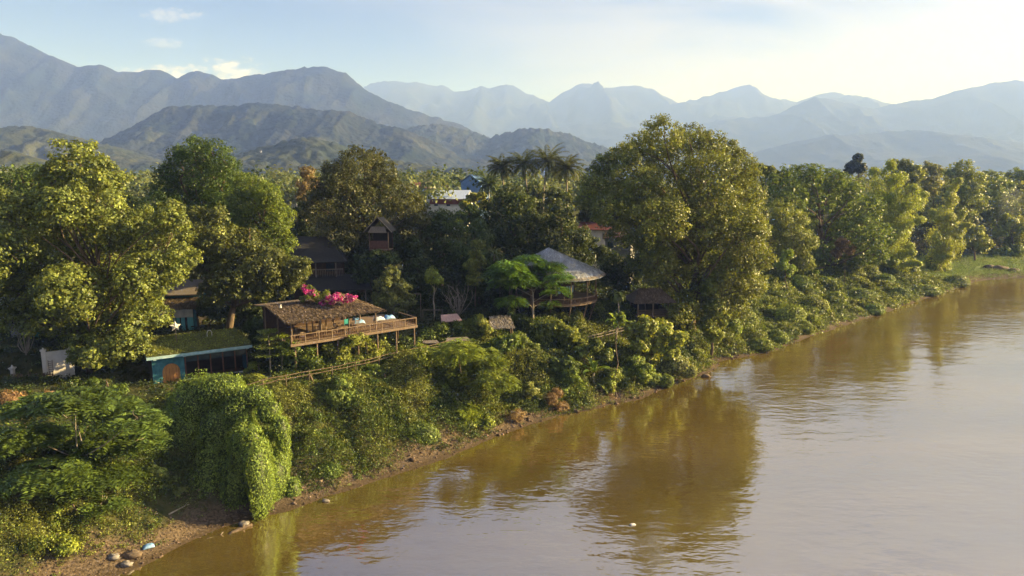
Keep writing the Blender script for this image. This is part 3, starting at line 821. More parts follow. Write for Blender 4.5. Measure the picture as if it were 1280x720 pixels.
for lab, spec, d, n, c in [
    ('sparse tall tree with see-through crown right behind the largest tree', [(948, 212, 9), (962, 215, 9), (972, 222, 9), (938, 225, 8)], 175, 1800, (.12, .15, .04)),
    ('hazy greyish tree behind the golden bamboo, right of the dark lone tree', [(1130, 208, 10), (1118, 205, 8), (1140, 218, 14), (1125, 225, 14)], 235, 6000, (.12, .15, .045)),
    ('thin twiggy brownish tree in the haze between the two bamboo clumps', [(1162, 212, 11), (1150, 218, 10), (1172, 216, 9), (1162, 232, 14)], 240, 3500, (.15, .16, .06)),
    ('rounded hazy tree right behind the arching bamboo plume', [(1205, 212, 14), (1192, 220, 12), (1218, 225, 14), (1205, 240, 20), (1222, 255, 16), (1200, 268, 18)], 228, 9000, (.12, .155, .045)),
    ('hazy broad tree with ragged crown above the blue shed', [(1240, 225, 14), (1228, 232, 10), (1255, 232, 12), (1240, 250, 20), (1258, 258, 14), (1235, 270, 16)], 245, 9000, (.12, .15, .045)),
    ('dark hazy tree at the right edge of the picture', [(1272, 222, 14), (1290, 228, 18), (1268, 240, 14), (1285, 250, 20)], 265, 7000, (.09, .12, .035)),
    ('yellowish low tree beside the smoke at the right edge', [(1262, 278, 12), (1250, 290, 10), (1275, 285, 12), (1268, 300, 12)], 222, 4500, (.17, .19, .045)),
    ('low round tree left of the blue shed above the grass flat', [(1218, 292, 14), (1205, 302, 12), (1228, 305, 12)], 212, 4200, (.14, .17, .04)),
    ('low bushy tree overlooking the grass flat, right of the blue shed', [(1258, 315, 10), (1270, 312, 10), (1246, 318, 8)], 222, 3000, (.13, .16, .04)),
]:
    make_tree('broadleaf_tree', lab, spec, d, np.mean([q[0] for q in spec]), n, .7, c, tr=.28, limbs=False, group='trees in the haze downstream', yel=.35, cmax=2.0)
make_tree('broadleaf_tree', 'small round distant tree behind the white roof', [(573, 226, 7), (574, 234, 9), (562, 238, 6)], 265, 573, 2500, .7, (.08, .09, .03), tr=.3, extra=False, limbs=False)
make_tree('broadleaf_tree', 'low yellow-green tree in front of the right end of the white roof', [(590, 247, 8), (602, 245, 7), (582, 256, 9), (606, 256, 9)], 165, 594, 3500, .5, (.17, .18, .03), tr=.2, extra=False, limbs=False)
make_tree('broadleaf_tree', 'yellowish small tree left of the white roof', [(535, 232, 7), (527, 238, 6)], 235, 533, 1500, .7, (.15, .13, .05), tr=.2, extra=False, limbs=False)

# ---- front bank trees
make_tree('feathery_tree', 'broad feathery bright green tree low on the bank, right of the timber deck',
          [(575, 440, 24), (548, 450, 24), (605, 452, 24), (525, 470, 22), (575, 468, 32), (618, 478, 24), (548, 490, 30), (600, 502, 30), (575, 515, 24), (625, 505, 16), (510, 490, 18), (540, 515, 18)],
          77, 580, 2600, 1.25, (.1, .135, .02), tr=.16, frond=True, flat=.55, yel=.45, spread=.6, extra=False)
make_tree('round_tree', 'pale green rounded small tree right of the creeper-smothered mound',
          [(430, 478, 12), (422, 496, 17), (442, 500, 16), (430, 520, 20), (418, 536, 14), (442, 536, 14), (430, 552, 12)], 68, 430, 9000, .3, (.12, .165, .04), tr=.14, extra=False, yel=.2, clump=.4)
make_tree('shrub', 'dark bushy thicket between the creeper mound and the pale rounded tree',
          [(378, 492, 20), (392, 515, 24), (370, 525, 24), (395, 545, 20), (350, 500, 16)], 69, 385, 9000, .26, (.04, .07, .018), tr=.12, extra=False)
make_tree('shrub', 'dark bushy thicket between the pale rounded tree and the broad feathery tree',
          [(470, 490, 20), (485, 510, 24), (460, 515, 18), (492, 535, 18), (468, 540, 20), (505, 515, 16)], 72, 478, 10000, .27, (.05, .08, .02), tr=.12, extra=False)
make_tree('acacia_tree', 'large feathery layered tree with spreading sprays at the lower left corner',
          [(50, 505, 30), (95, 498, 28), (140, 508, 28), (172, 522, 20), (30, 545, 34), (82, 545, 36), (135, 550, 32), (180, 548, 16), (10, 590, 30), (60, 590, 36), (112, 595, 34), (150, 592, 20), (40, 630, 30), (92, 632, 28), (128, 628, 16), (5, 640, 22)],
          51, 96, 2700, 1.35, (.06, .1, .022), tr=.15, frond=True, flat=.3, yel=.3, spread=.75, extra=False, bark='pale_bark')
make_tree('leafy_shrub', 'large-leaved pale green shrub leaning over the pebble beach beside the lower left tree',
          [(198, 592, 10), (185, 606, 12), (210, 606, 12), (176, 622, 12), (200, 624, 14), (220, 618, 10), (190, 642, 12), (212, 638, 10), (228, 612, 7)], 54, 196, 2400, .42, (.15, .19, .06), tr=.08, extra=False, yel=.2, clump=.4, fill=.1)
make_tree('leafy_shrub', 'bright green leafy shrub in the bottom left corner',
          [(20, 672, 18), (50, 680, 18), (80, 682, 16), (10, 700, 20), (45, 705, 20), (85, 708, 14)], 46, 45, 7500, .19, (.13, .18, .03), tr=.07, extra=False, yel=.4)
make_tree('brush', 'dry straw-brown brush tangled at the left edge under the fence',
          [(15, 500, 16), (40, 512, 16), (60, 500, 12), (25, 520, 14)], 59, 30, 2600, .4, (.3, .2, .11), tr=.06, extra=False, aspect=.15)
for lab, spec, d, c in [('dry reddish-brown brush on the bank at the foot of the thicket trees', [(690, 500, 9), (702, 508, 8), (698, 492, 8)], 79.5, (.24, .16, .09)),
                        ('pale dry brush drooping at the water edge below the broad feathery tree', [(632, 525, 10), (648, 520, 9), (618, 535, 9)], 75, (.27, .2, .11))]:
    make_tree('brush', lab, spec, d, spec[0][0], 1500, .5, c, tr=.04, extra=False, aspect=.13, limbs=True, group='dry brush on the bank')
for lab, spec, d, n, c, lf in [
    ('slim-stemmed leafy tree in the thicket left of the banana plant', [(650, 425, 13), (640, 440, 14), (662, 438, 14), (650, 455, 14)], 87, 5000, (.1, .125, .03), .34),
    ('sunlit round-headed tree below the silver thatched pavilion', [(695, 412, 14), (680, 424, 15), (712, 420, 15), (698, 435, 16), (725, 428, 11)], 89, 7000, (.13, .145, .035), .34),
    ('dark stemmed thicket tree between the feathery tree and the banana plant', [(680, 452, 14), (665, 470, 14), (698, 460, 15), (690, 478, 13), (712, 455, 12)], 84, 6000, (.07, .095, .025), .33),
    ('drooping shrub at the right of the banana plant', [(728, 440, 10), (745, 432, 10), (760, 445, 9), (722, 460, 10)], 86, 3500, (.09, .12, .03), .32),
    ('lower shrub with mixed pale leaves at the foot of the thicket', [(660, 488, 10), (678, 498, 9), (648, 498, 9)], 79, 2500, (.12, .14, .045), .32),
]:
    make_tree('thicket_tree', lab, spec, d, spec[0][0], n, lf, c, tr=.1, extra=False, group='small trees below the pavilion', yel=.35)
make_tree('leafy_shrub', 'sunlit yellow-green broad-leaved bush in front of the small thatched hut',
          [(790, 412, 12), (808, 408, 14), (828, 412, 14), (846, 424, 12), (800, 430, 14), (822, 432, 16), (838, 442, 12), (856, 420, 6), (812, 450, 12), (790, 440, 10)], 92, 815, 7500, .42, (.165, .18, .045), tr=.1, extra=False, yel=.5, clump=.4, fill=.12, aspect=.65)
make_tree('sapling', 'slender sapling with a small tuft in front of the low bamboo fence', [(775, 396, 6), (776, 404, 7)], 90, 775, 600, .35, (.1, .13, .03), tr=.08, extra=False, limbs=False, base_d=84)
for lab, spec, d, c in [
    ('dense creeper clump at the left end under the timber deck', [(362, 436, 17), (370, 452, 18), (358, 458, 15), (386, 444, 12), (396, 455, 12)], 71.5, (.06, .09, .02)),
    ('hanging creeper curtain under the middle of the timber deck', [(430, 432, 12), (424, 448, 13), (412, 436, 9), (440, 426, 9)], 74, (.11, .14, .03)),
    ('sunlit creeper curtain curling under the deck, third from the left', [(458, 434, 11), (468, 446, 11), (450, 450, 11), (448, 424, 9)], 76, (.13, .15, .035)),
    ('upright big-leaved plant under the bare end of the deck', [(476, 424, 7), (480, 432, 8), (474, 440, 7)], 79, (.15, .18, .05)),
    ('dark shrub under the far corner of the deck', [(505, 430, 12), (520, 432, 11), (512, 445, 11)], 83, (.05, .075, .02)),
    ('tangle of shrub right of the far deck post', [(535, 420, 12), (552, 412, 11), (545, 432, 12)], 86, (.07, .1, .022)),
    ('leafy shrub under the pink roof panel', [(575, 410, 11), (590, 405, 11), (582, 418, 10)], 88, (.08, .11, .022)),
    ('yellowish shrub left of the little thatch shelter', [(602, 402, 8), (608, 412, 8), (600, 420, 8)], 87, (.15, .15, .035)),
    ('dark shrub under the umbrella-shaped tree', [(640, 398, 11), (655, 400, 10), (648, 410, 10)], 93, (.055, .085, .02)),
    ('leafy shrub beneath the silver thatched pavilion', [(690, 396, 9), (706, 398, 9), (722, 398, 8)], 95, (.09, .11, .03)),
    ('dark shrub left of the papaya tree', [(748, 385, 10), (755, 396, 9), (742, 398, 8)], 100, (.05, .07, .02)),
    ('shrub between the tiered sapling and the blue house corner', [(318, 458, 7), (312, 466, 6), (326, 468, 7)], 71, (.1, .13, .025)),
]:
    make_tree('shrub', lab, spec, d, spec[0][0], 2600, .27, c, tr=.05, extra=False, limbs=False, group='shrubs round the terrace', yel=.4)
for lab, spec, d, n, c, lf in [
    ('rounded bush left of the banana plant near the water', [(715, 470, 12), (705, 482, 12), (724, 484, 10)], 82.5, 3200, (.1, .14, .03), .3),
    ('rounded bush right of the banana plant near the water', [(768, 470, 12), (760, 482, 11), (778, 478, 10)], 85.5, 3200, (.12, .16, .035), .3),
    ('tall leafy bush right of the slender sapling with a tuft', [(795, 456, 13), (786, 466, 12), (806, 464, 12)], 88, 3600, (.13, .17, .035), .3),
    ('tall dark bush up against the path fence right of the tiered sapling', [(395, 470, 14), (380, 478, 12), (412, 474, 12)], 71.5, 4200, (.07, .105, .022), .26),
    ('tall leafy bush up against the path fence under the middle of the deck', [(452, 462, 13), (440, 470, 12), (468, 466, 12)], 74, 4200, (.1, .14, .028), .26),
    ('tall bright bush at the right end of the path fence', [(525, 442, 13), (512, 450, 12), (540, 446, 12)], 79, 4200, (.12, .16, .03), .28),
    ('leafy bush between the feathery tree and the thatch shelter', [(625, 432, 13), (612, 438, 12), (640, 428, 11)], 84, 4200, (.08, .12, .024), .3),
    ('bush with mottled leaves just below the broad feathery tree', [(590, 528, 13), (575, 535, 12), (608, 532, 12)], 73, 3800, (.11, .15, .035), .27),
    ('broad-leaved bush left below the broad feathery tree', [(545, 540, 12), (530, 535, 12), (556, 548, 10)], 70.5, 3600, (.13, .17, .04), .27),
    ('bright broad-leaved bush between the lower left tree and the creeper mound', [(205, 565, 14), (192, 578, 12), (216, 580, 12)], 58, 4200, (.12, .165, .035), .24),
    ('dark broad-leaved bush above the lower left tree under the gate wall', [(120, 485, 16), (98, 490, 14), (145, 492, 14), (165, 500, 12)], 64, 5200, (.06, .095, .022), .25),
    ('leafy bush on the left edge below the dry brush', [(10, 545, 16), (25, 560, 14), (-5, 565, 16)], 54, 4200, (.08, .12, .025), .22),
    ('leafy bush at the foot of the trunk of the lower left tree', [(70, 648, 14), (50, 655, 14), (92, 652, 12)], 48, 4200, (.1, .14, .03), .2),
]:
    make_tree('shrub', lab, spec, d, spec[0][0], n, lf, c, tr=.06, extra=True, limbs=False, group='bushes on the near bank', yel=.4, clump=.42)
# dark understory behind the terrace
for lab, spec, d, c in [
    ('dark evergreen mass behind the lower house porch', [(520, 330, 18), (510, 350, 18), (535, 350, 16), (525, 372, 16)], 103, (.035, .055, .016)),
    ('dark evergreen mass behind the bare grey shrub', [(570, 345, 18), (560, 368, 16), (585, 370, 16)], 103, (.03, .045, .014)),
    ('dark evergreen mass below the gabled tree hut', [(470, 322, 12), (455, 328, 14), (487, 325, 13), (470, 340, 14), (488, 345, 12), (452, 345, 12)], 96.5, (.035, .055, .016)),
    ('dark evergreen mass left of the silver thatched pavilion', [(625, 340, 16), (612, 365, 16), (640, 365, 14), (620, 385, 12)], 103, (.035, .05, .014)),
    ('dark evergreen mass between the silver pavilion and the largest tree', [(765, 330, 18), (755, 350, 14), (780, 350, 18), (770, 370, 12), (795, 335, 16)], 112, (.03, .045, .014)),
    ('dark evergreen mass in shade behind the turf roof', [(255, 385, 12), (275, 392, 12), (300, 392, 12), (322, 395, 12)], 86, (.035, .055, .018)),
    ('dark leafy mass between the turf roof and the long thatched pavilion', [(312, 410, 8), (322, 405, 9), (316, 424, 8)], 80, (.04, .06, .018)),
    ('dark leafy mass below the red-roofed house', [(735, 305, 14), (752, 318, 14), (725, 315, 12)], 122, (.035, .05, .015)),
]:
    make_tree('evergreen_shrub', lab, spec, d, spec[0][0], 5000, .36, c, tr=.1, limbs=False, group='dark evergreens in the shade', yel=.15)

# bare grey shrub
bx, by = (572 - 640) / F * 98 * 1.01, 98
e = thing('bare_shrub', 'leafless grey twiggy shrub in the dark hollow right of the deck', 'shrub', (bx, by, tz(bx, by)))
mb = MB(); rr = np.random.default_rng(5)
for k in range(26):
    a = rr.uniform(0, 6.3); t = np.array([math.cos(a) * rr.uniform(.3, 2.3), math.sin(a) * rr.uniform(.3, 1.6), rr.uniform(2.4, 5.0)])
    pth = limb_path((0, 0, 0), t, rr, .1, 5); mb.tube(pth, list(np.linspace(.06, .018, 5)), 4)
    for _ in range(4):
        q = pth[rr.integers(2, 5)]; mb.tube([q, q + rr.normal(size=3) * .4 + [0, 0, .5]], [.025, .01], 4)
mb.build('stem', M['pale_bark'], e)

# tiered sapling and tufted pole
bx, by = (331 - 640) / F * 70.5 * 1.01, 70.5
bz = tz(bx, by); e = thing('tiered_sapling', 'young tree with flat tiers of branches beside the blue house', 'tree', (bx, by, bz))
H = at(331, 412, 70.5)[2] - bz
MB().tube([(0, 0, 0), (.05, 0, H * .5), (0, 0, H)], [.09, .06, .02], 6).build('trunk', M['pale_bark'], e)
PP = []; NN = []; rr = np.random.default_rng(8)
for zf, rad in ((.42, 1.7), (.6, 1.6), (.8, 1.3), (.95, .9)):
    for k in range(9):
        a = k * .7 + zf * 5; dv = np.array([math.cos(a), math.sin(a), .12])
        MB().tube([np.array([0, 0, H * zf]), np.array([0, 0, H * zf]) + dv * rad * .9], [.025, .01], 4).build('branch', M['bark'], e)
        q = np.array([0, 0, H * zf]) + dv * rad * rr.random((60, 1)) ** .6 + rr.normal(size=(60, 3)) * np.array([.16, .16, .07]); PP.append(q)
P = np.vstack(PP)
leaves_mesh('foliage', P, rr.normal(size=P.shape) * .3 + np.array([0, 0, 1]), .22, tint(len(P), (.1, .14, .03), rr), M['leaf'], e)
bx, by = (346 - 640) / F * 71 * 1.01, 71
bz = tz(bx, by); H = at(349, 420, 71)[2] - bz
e = thing('tufted_sapling', 'bare pole of a sapling with a little yellow-green tuft, beside the tiered young tree', 'tree', (bx, by, bz))
MB().tube([(0, 0, 0), (.12, 0, H * .5), (.22, 0, H)], [.08, .06, .04], 6).build('trunk', M['pale_bark'], e)
P = rr.normal(size=(150, 3)) * [.3, .3, .14] + [.22, 0, H + .05]
leaves_mesh('foliage', P, rr.normal(size=P.shape) * .4 + [0, 0, 1], .25, tint(150, (.17, .22, .03), rr), M['leaf'], e)


# ---- palms, papaya, banana
def palm(lab, px, top, d, nf=20, fl=4.2, seed=0, col=(.1, .11, .03)):
    rr = np.random.default_rng(seed)
    t = at(px, top, d); bz = tz(float(t[0]), d)
    root = np.array([t[0] + rr.uniform(-.8, .8), d, bz])
    e = thing('coconut_palm', lab, 'palm tree', root, 0, 'coconut palms behind the dark trees')
    hd = t - root
    MB().tube(limb_path((0, 0, 0), hd, rr, .03, 7), list(np.linspace(.24, .13, 7)), 8).build('trunk', M['pale_bark'], e, smooth_=True)
    P, T, Nn, L, C = [], [], [], [], []
    for k in range(nf):
        a = k * 2.399 + rr.uniform(-.2, .2); el = 1.25 - 1.75 * (k / nf) + rr.uniform(-.1, .1)
        h = np.array([math.cos(a), math.sin(a), 0]); LL = fl * rr.uniform(.85, 1.1)
        p = hd.copy(); ang = el; ns = 12
        for s in range(ns):
            st = LL / ns; dv = h * math.cos(ang) + np.array([0, 0, math.sin(ang)])
            sd_ = np.cross(h, [0, 0, 1]); un = np.cross(sd_, dv)
            w = .95 * math.sin(math.pi * min(1, (s + 1.2) / (ns + 1))) ** .6
            P.append(p + dv * st * .5); T.append(dv); Nn.append(un); L.append(st * 1.4); C.append(0)
            for sg in (-1, 1):
                for q in (0, .5):
                    tt = sd_ * sg * .75 + dv * .45 - np.array([0, 0, .55]) + rr.normal(size=3) * .08
                    tt /= np.linalg.norm(tt)
                    P.append(p + dv * st * q + tt * w * .5); T.append(tt); Nn.append(un + sd_ * sg * .4); L.append(w); C.append(1)
            p = p + dv * st; ang -= (.06 + .13 * s / ns)
    P = np.array(P); col = tint(len(P), col, rr, .2, .5)
    leaves_mesh('crown', P, np.array(Nn), np.array(L), col, M['leaf'], e, .2, T=np.array(T), fold=.02, rng=rr)
    mb = MB()
    for k in range(7):
        q = hd + np.array([math.cos(k * .9) * .3, math.sin(k * .9) * .3, -.3]); mb.tube([q + [0, 0, .16], q, q - [0, 0, .16]], [.05, .15, .04], 6)
    mb.build('coconut', M['bark'], e)


for k, (lab, px, top, d, fl) in enumerate([
    ('leftmost of the four tall coconut palms, the shortest of the row', 627, 208, 150, 3.8), ('second coconut palm from the left in the row of four', 654, 205, 148, 4.4),
    ('tallest coconut palm, third from the left in the row of four', 684, 201, 146, 4.8), ('rightmost of the four tall coconut palms, next to the largest tree', 708, 209, 144, 4.2),
    ('low dark palm with drooping fronds beside the blue gable', 611, 229, 160, 3.6)]):
    palm(lab, px, top, d, 38, fl * 1.12, 20 + k, (.05, .06, .018) if k < 4 else (.04, .06, .02))
palm('tiny far palm head over the layered tree, left of its neighbour', 998, 212, 250, 16, 2.6, 31, (.07, .08, .03))
palm('tiny far palm head over the layered tree, right of its neighbour', 1014, 211, 255, 16, 2.6, 32, (.07, .08, .03))


def starplant(name, lab, cat, px, top, d, base_d, nl, LL, w, col, stem='pale_bark', sr=.09, seed=0, el0=1.0, droop=.16, bias=1.3):
    rr = np.random.default_rng(seed)
    t = at(px, top, d); bx = float(t[0]); bz = tz(bx, base_d)
    root = np.array([bx, base_d, bz]); hd = t - root
    e = thing(name, lab, cat, root)
    MB().tube(limb_path((0, 0, 0), hd, rr, .03, 5), list(np.linspace(sr * 1.3, sr * .8, 5)), 7).build('stem', M[stem], e, smooth_=True)
    V, Fc, C = [], [], []
    for k in range(nl):
        a = k * 2.399 + rr.uniform(-.3, .3); ang = el0 - bias * k / nl + rr.uniform(-.12, .12)
        h = np.array([math.cos(a), math.sin(a), 0]); sd_ = np.cross(h, [0, 0, 1]); p = hd.copy(); n0 = len(V); ns = 7; L = LL * rr.uniform(.8, 1.15)
        cc = tint(1, col, rr, .18, .4)[0]
        for s in range(ns + 1):
            ww = w * math.sin(math.pi * min(1, (s + .25) / (ns + .4))) ** .7 * .5
            dv = h * math.cos(ang) + np.array([0, 0, math.sin(ang)]); un = np.cross(sd_, dv)
            V += [p - sd_ * ww + un * ww * .35, p, p + sd_ * ww + un * ww * .35]; C += [cc] * 3
            p = p + dv * L / ns; ang -= droop * (1 + s * .25)
        for s in range(ns):
            b_ = n0 + s * 3
            Fc += [(b_, b_ + 1, b_ + 4, b_ + 3), (b_ + 1, b_ + 2, b_ + 5, b_ + 4)]
    mesh_np('leaf', np.array(V), np.array(Fc), M['leaf'], e, cols=np.array(C), smooth_=True)
    return e


starplant('papaya_tree', 'slender papaya tree with a mop of leaves between the silver pavilion and the small hut', 'tree', 771, 368, 98, 98, 22, 1.7, .55, (.08, .1, .025), seed=3, el0=1.0, droop=.2, bias=1.6)
starplant('banana_plant', 'banana plant with tattered leaves and dry skirt on the slope below the pavilion', 'banana plant', 742, 466, 85.2, 85.2, 9, 2.3, .72, (.12, .17, .028), seed=4, sr=.16, el0=1.5, droop=.1, bias=1.1)
starplant('banana_plant', 'bright young banana plant below the papaya tree', 'banana plant', 770, 402, 93, 93, 9, 2.0, .6, (.17, .24, .025), seed=6, sr=.12, el0=1.2, droop=.12)
starplant('banana_plant', 'pale-lit banana leaves at the foot of the slope, under the taller banana plant', 'banana plant', 752, 484, 84.2, 84.2, 6, 1.4, .45, (.16, .21, .04), seed=7, sr=.1, el0=1.0, droop=.14)
starplant('palm_shrub', 'dark fan of palm leaves behind the thin pale tree', 'palm', 618, 318, 104, 104, 12, 2.2, .3, (.06, .08, .03), seed=9, sr=.1)


# ---- bamboo
def bamboo(lab, base_px, d, tips, n, col, seed):
    rr = np.random.default_rng(seed)
    bx = (base_px - 640) / F * d * 1.01; bz = tz(bx, d); root = np.array([bx, d, bz])
    e = thing('bamboo_clump', lab, 'bamboo', root)
    P, Nn, T, L, C = [], [], [], [], []
    for k, (tx, ty, w, dd) in enumerate(tips):
        tip = at(tx, ty, d + dd) - root
        mid = tip * .55; mid[2] = max(tip[2] * 1.02, tip[2] + 1.0); mid[0] *= .8
        st = np.array([rr.uniform(-1, 1), rr.uniform(-1, 1), 0])
        ts = np.linspace(0, 1, 14)[:, None]
        crv = (1 - ts) ** 2 * st + 2 * ts * (1 - ts) * mid + ts ** 2 * tip
        if k < 9: MB().tube(list(crv), list(np.linspace(.09, .02, 14)), 5).build('stem', M['bamboo_stem'], e)
        m = int(n / len(tips)); t = rr.random(m) ** .75 * .8 + .2
        i = np.clip((t * 13).astype(int), 0, 12); f = (t * 13 - i)[:, None]
        q = crv[i] * (1 - f) + crv[i + 1] * f
        rad = w / F * d * (1.25 - .85 * t)[:, None]
        # plumes break into tufts
        tk = np.floor(t * 9); off = np.array([np.random.default_rng(int(v) + 100 * k + seed).normal(size=3) * .45 for v in range(10)])[tk.astype(int).clip(0, 9)]
        dv = rdir(m, rr); q = q + (dv * rr.random((m, 1)) ** .5 + off) * rad * np.array([1, 1, .85]) - np.array([0, 0, .25]) * rad
        P.append(q); Nn.append(dv * .8 + rr.normal(size=(m, 3)) * .4 + [0, 0, .35]); T.append(rr.normal(size=(m, 3)) * .6 + [0, 0, -1]); L.append(rr.uniform(.4, .85, m)); C.append(tint(m, col, rr, .2, .4))
    leaves_mesh('foliage', np.vstack(P), np.vstack(Nn), np.hstack(L), np.vstack(C), M['leaf'], e, .3, T=np.vstack(T), rng=rr)


bamboo('tall golden-green bamboo clump with hanging plumes above the creeper slope', 1105, 180,
       [(1092, 212, 14, 2), (1110, 206, 12, 0), (1126, 220, 16, -2), (1146, 232, 14, -3), (1158, 246, 12, 0), (1135, 255, 18, -4), (1112, 245, 18, -3), (1150, 275, 12, -5), (1128, 290, 16, -6), (1140, 312, 12, -6), (1112, 300, 16, -5), (1085, 240, 14, 3), (1150, 330, 9, -7), (1120, 325, 12, -8)],
       34000, (.19, .23, .035), 41)
bamboo('second golden bamboo clump with one arching plume, nearer the grass flat', 1172, 192,
       [(1200, 224, 9, 0), (1190, 240, 10, 0), (1206, 268, 10, -3), (1212, 280, 9, -4), (1185, 270, 14, -4), (1168, 262, 12, 2), (1196, 300, 12, -5), (1175, 300, 14, -6), (1180, 322, 10, -7)],
       24000, (.2, .235, .04), 43)
bamboo('pale bamboo plume cut by the right edge of the picture', 1284, 235, [(1272, 244, 8, 0), (1282, 240, 9, 0), (1290, 255, 10, 0)], 2500, (.2, .19, .05), 45)

# ---- creeper-smothered mound
def vine_mound(name, lab, blobs, root, n, leaf, col, group=None, seed=0, cat='creeper mound', drape=.35, rag=.16, core=.9):
    rr = np.random.default_rng(seed)
    e = thing(name, lab, cat, root, 0, group)
    Vs, Fs, P, Nn = [], [], [], []
    n0 = 0
    C = np.array([b[0] for b in blobs]); Rd = np.array([b[1] for b in blobs])
    ar = (Rd ** 2).sum(1)
    for i in range(len(C)):
        u, v = np.meshgrid(np.linspace(0, 2 * math.pi, 21)[:-1], np.linspace(.02, math.pi - .02, 13))
        d = np.stack([np.cos(u) * np.sin(v), np.sin(u) * np.sin(v), np.cos(v)], -1).reshape(-1, 3)
        amp = 1 + rag * (fbm(d[:, 0] * 2.2 + i * 3, d[:, 1] * 2.2 + d[:, 2] * 1.7, 3, seed) - .5) * 2
        Vs.append(C[i] + d * Rd[i] * amp[:, None] * core)
        k = np.arange(13 * 20).reshape(13, 20); k2 = np.roll(k, -1, 1)
        Fs.append(np.stack([k[:-1].ravel(), k[1:].ravel(), k2[1:].ravel(), k2[:-1].ravel()], 1) + n0); n0 += 260
        m = int(n * ar[i] / ar.sum())
        d = rdir(m, rr); amp = 1 + rag * (fbm(d[:, 0] * 2.2 + i * 3, d[:, 1] * 2.2 + d[:, 2] * 1.7, 3, seed) - .5) * 2
        lump = 1 + rag * .6 * (fbm(d[:, 0] * 7 + i, d[:, 1] * 7 + d[:, 2] * 5, 2, seed + 4) - .4) * 2
        p = C[i] + d * Rd[i] * (amp * lump)[:, None] * rr.uniform(1.0 - rag * .5, 1.0 + rag * .45, (m, 1))
        keep = np.ones(m, bool)
        for j in range(len(C)):
            if j != i: keep &= (((p - C[j]) / Rd[j]) ** 2).sum(1) > .85
        P.append(p[keep]); Nn.append((d / Rd[i])[keep])
    P = np.vstack(P); Nn = unit(np.vstack(Nn))
    m = P[:, 2] > -1.0; P, Nn = P[m], Nn[m]
    Nr = Nn + rr.normal(size=P.shape) * .42 + [0, 0, .15]
    T = rr.normal(size=P.shape) * .6 + np.array([0, 0, -1]) * drape * 2
    clump = fbm(P[:, 0] * .9, P[:, 2] * .7 + P[:, 1] * .6, 3, seed + 2)[:, None]
    cc = tint(len(P), col, rr, .22, .35) * (.72 + .56 * clump)
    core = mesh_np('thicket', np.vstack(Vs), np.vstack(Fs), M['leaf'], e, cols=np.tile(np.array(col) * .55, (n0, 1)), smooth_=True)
    leaves_mesh('creeper', P, Nr, leaf * rr.uniform(.6, 1.3, len(P)), np.clip(cc, .003, .8), M['leaf'], e, .75, T=T, rng=rr)
    return e


def mound_px(lst, d, root):
    out = []
    for q in lst:
        px, py, rx, rz = q[:4]; dd = q[4] if len(q) > 4 else 0
        k = (d + dd) / F
        ry = q[5] if len(q) > 5 else (rx + rz) * .45
        out.append((at(px, py, d + dd) - root, np.array([rx * k, ry * k, rz * k])))
    return out


bx, by = (288 - 640) / F * 60, 60.5
root = np.array([bx, by, 1.0])
vine_mound('creeper_mound', 'big hooded mound of trees smothered in creeper hanging to the water', mound_px([(218, 545, 20, 40, 1), (222, 590, 22, 34, -.5), (280, 540, 30, 44, .5), (285, 590, 28, 40, -1), 
    (250, 510, 36, 42, 2), (235, 560, 36, 55, 1), (268, 600, 28, 58, -1), (300, 520, 22, 36, 0), (275, 490, 34, 22, 1), (318, 496, 22, 14, 0), (336, 515, 16, 16, -1), (350, 538, 12, 18, -2), (356, 552, 7, 16, -2.4),
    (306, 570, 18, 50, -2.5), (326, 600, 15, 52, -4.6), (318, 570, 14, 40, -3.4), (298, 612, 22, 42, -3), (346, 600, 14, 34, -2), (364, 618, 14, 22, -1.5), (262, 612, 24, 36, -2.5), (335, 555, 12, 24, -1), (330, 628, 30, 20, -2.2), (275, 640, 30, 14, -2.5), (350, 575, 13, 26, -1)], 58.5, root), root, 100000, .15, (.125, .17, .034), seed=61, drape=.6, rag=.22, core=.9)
for k, (lab, lst, d, c, lf, n) in enumerate([
    ('round creeper-covered bush in front of the blue house', [(270, 484, 26, 16), (290, 482, 14, 14), (250, 488, 16, 12)], 66.5, (.06, .09, .02), .18, 6000),
    ('yellow-green grassy bush at the right end of the blue house rail', [(318, 478, 16, 11), (305, 484, 14, 10), (335, 484, 12, 9)], 67.5, (.15, .165, .03), .18, 4500),
    ('low leafy mound in front of the white gate wall', [(60, 480, 20, 9), (90, 482, 18, 9), (30, 482, 18, 8)], 67, (.11, .13, .025), .2, 4500),
    ('pale creeper hummock on the bank right of the hooded mound', [(385, 602, 22, 16), (410, 592, 18, 14), (365, 612, 12, 10)], 60, (.1, .14, .03), .17, 6000),
    ('bright leafy hummock under the dark thicket beside the pale rounded tree', [(525, 545, 24, 18), (545, 560, 14, 10), (500, 555, 20, 16)], 68, (.11, .15, .032), .19, 6500),
    ('leafy hummock at the foot of the pale rounded tree', [(450, 572, 22, 16), (430, 580, 16, 14), (475, 575, 16, 12)], 64.5, (.085, .125, .026), .18, 6000),
    ('pale grassy hummock sloping to the point of the cove', [(845, 455, 16, 12), (860, 464, 12, 8), (832, 462, 10, 10)], 91.5, (.17, .18, .06), .24, 4000),
    ('sunlit leafy hummock left of the cove point', [(815, 474, 14, 9), (800, 480, 10, 8), (832, 476, 10, 8)], 89, (.13, .16, .035), .24, 3500),
    ('small rounded tuft of leaves at the waterline below the banana plant', [(753, 506, 9, 5)], 83.5, (.14, .18, .05), .2, 1200),
    ('small leafy tuft at the waterline right of its twin below the banana plant', [(778, 499, 6, 4)], 85.5, (.15, .18, .06), .2, 900)]):
    c0 = np.mean([at(q[0], q[1] + q[3], d) for q in lst], 0)
    r_ = np.array([c0[0], d, c0[2]])
    vine_mound('creeper_mound', lab, mound_px(lst, d, r_), r_, n, lf, c, seed=70 + k)
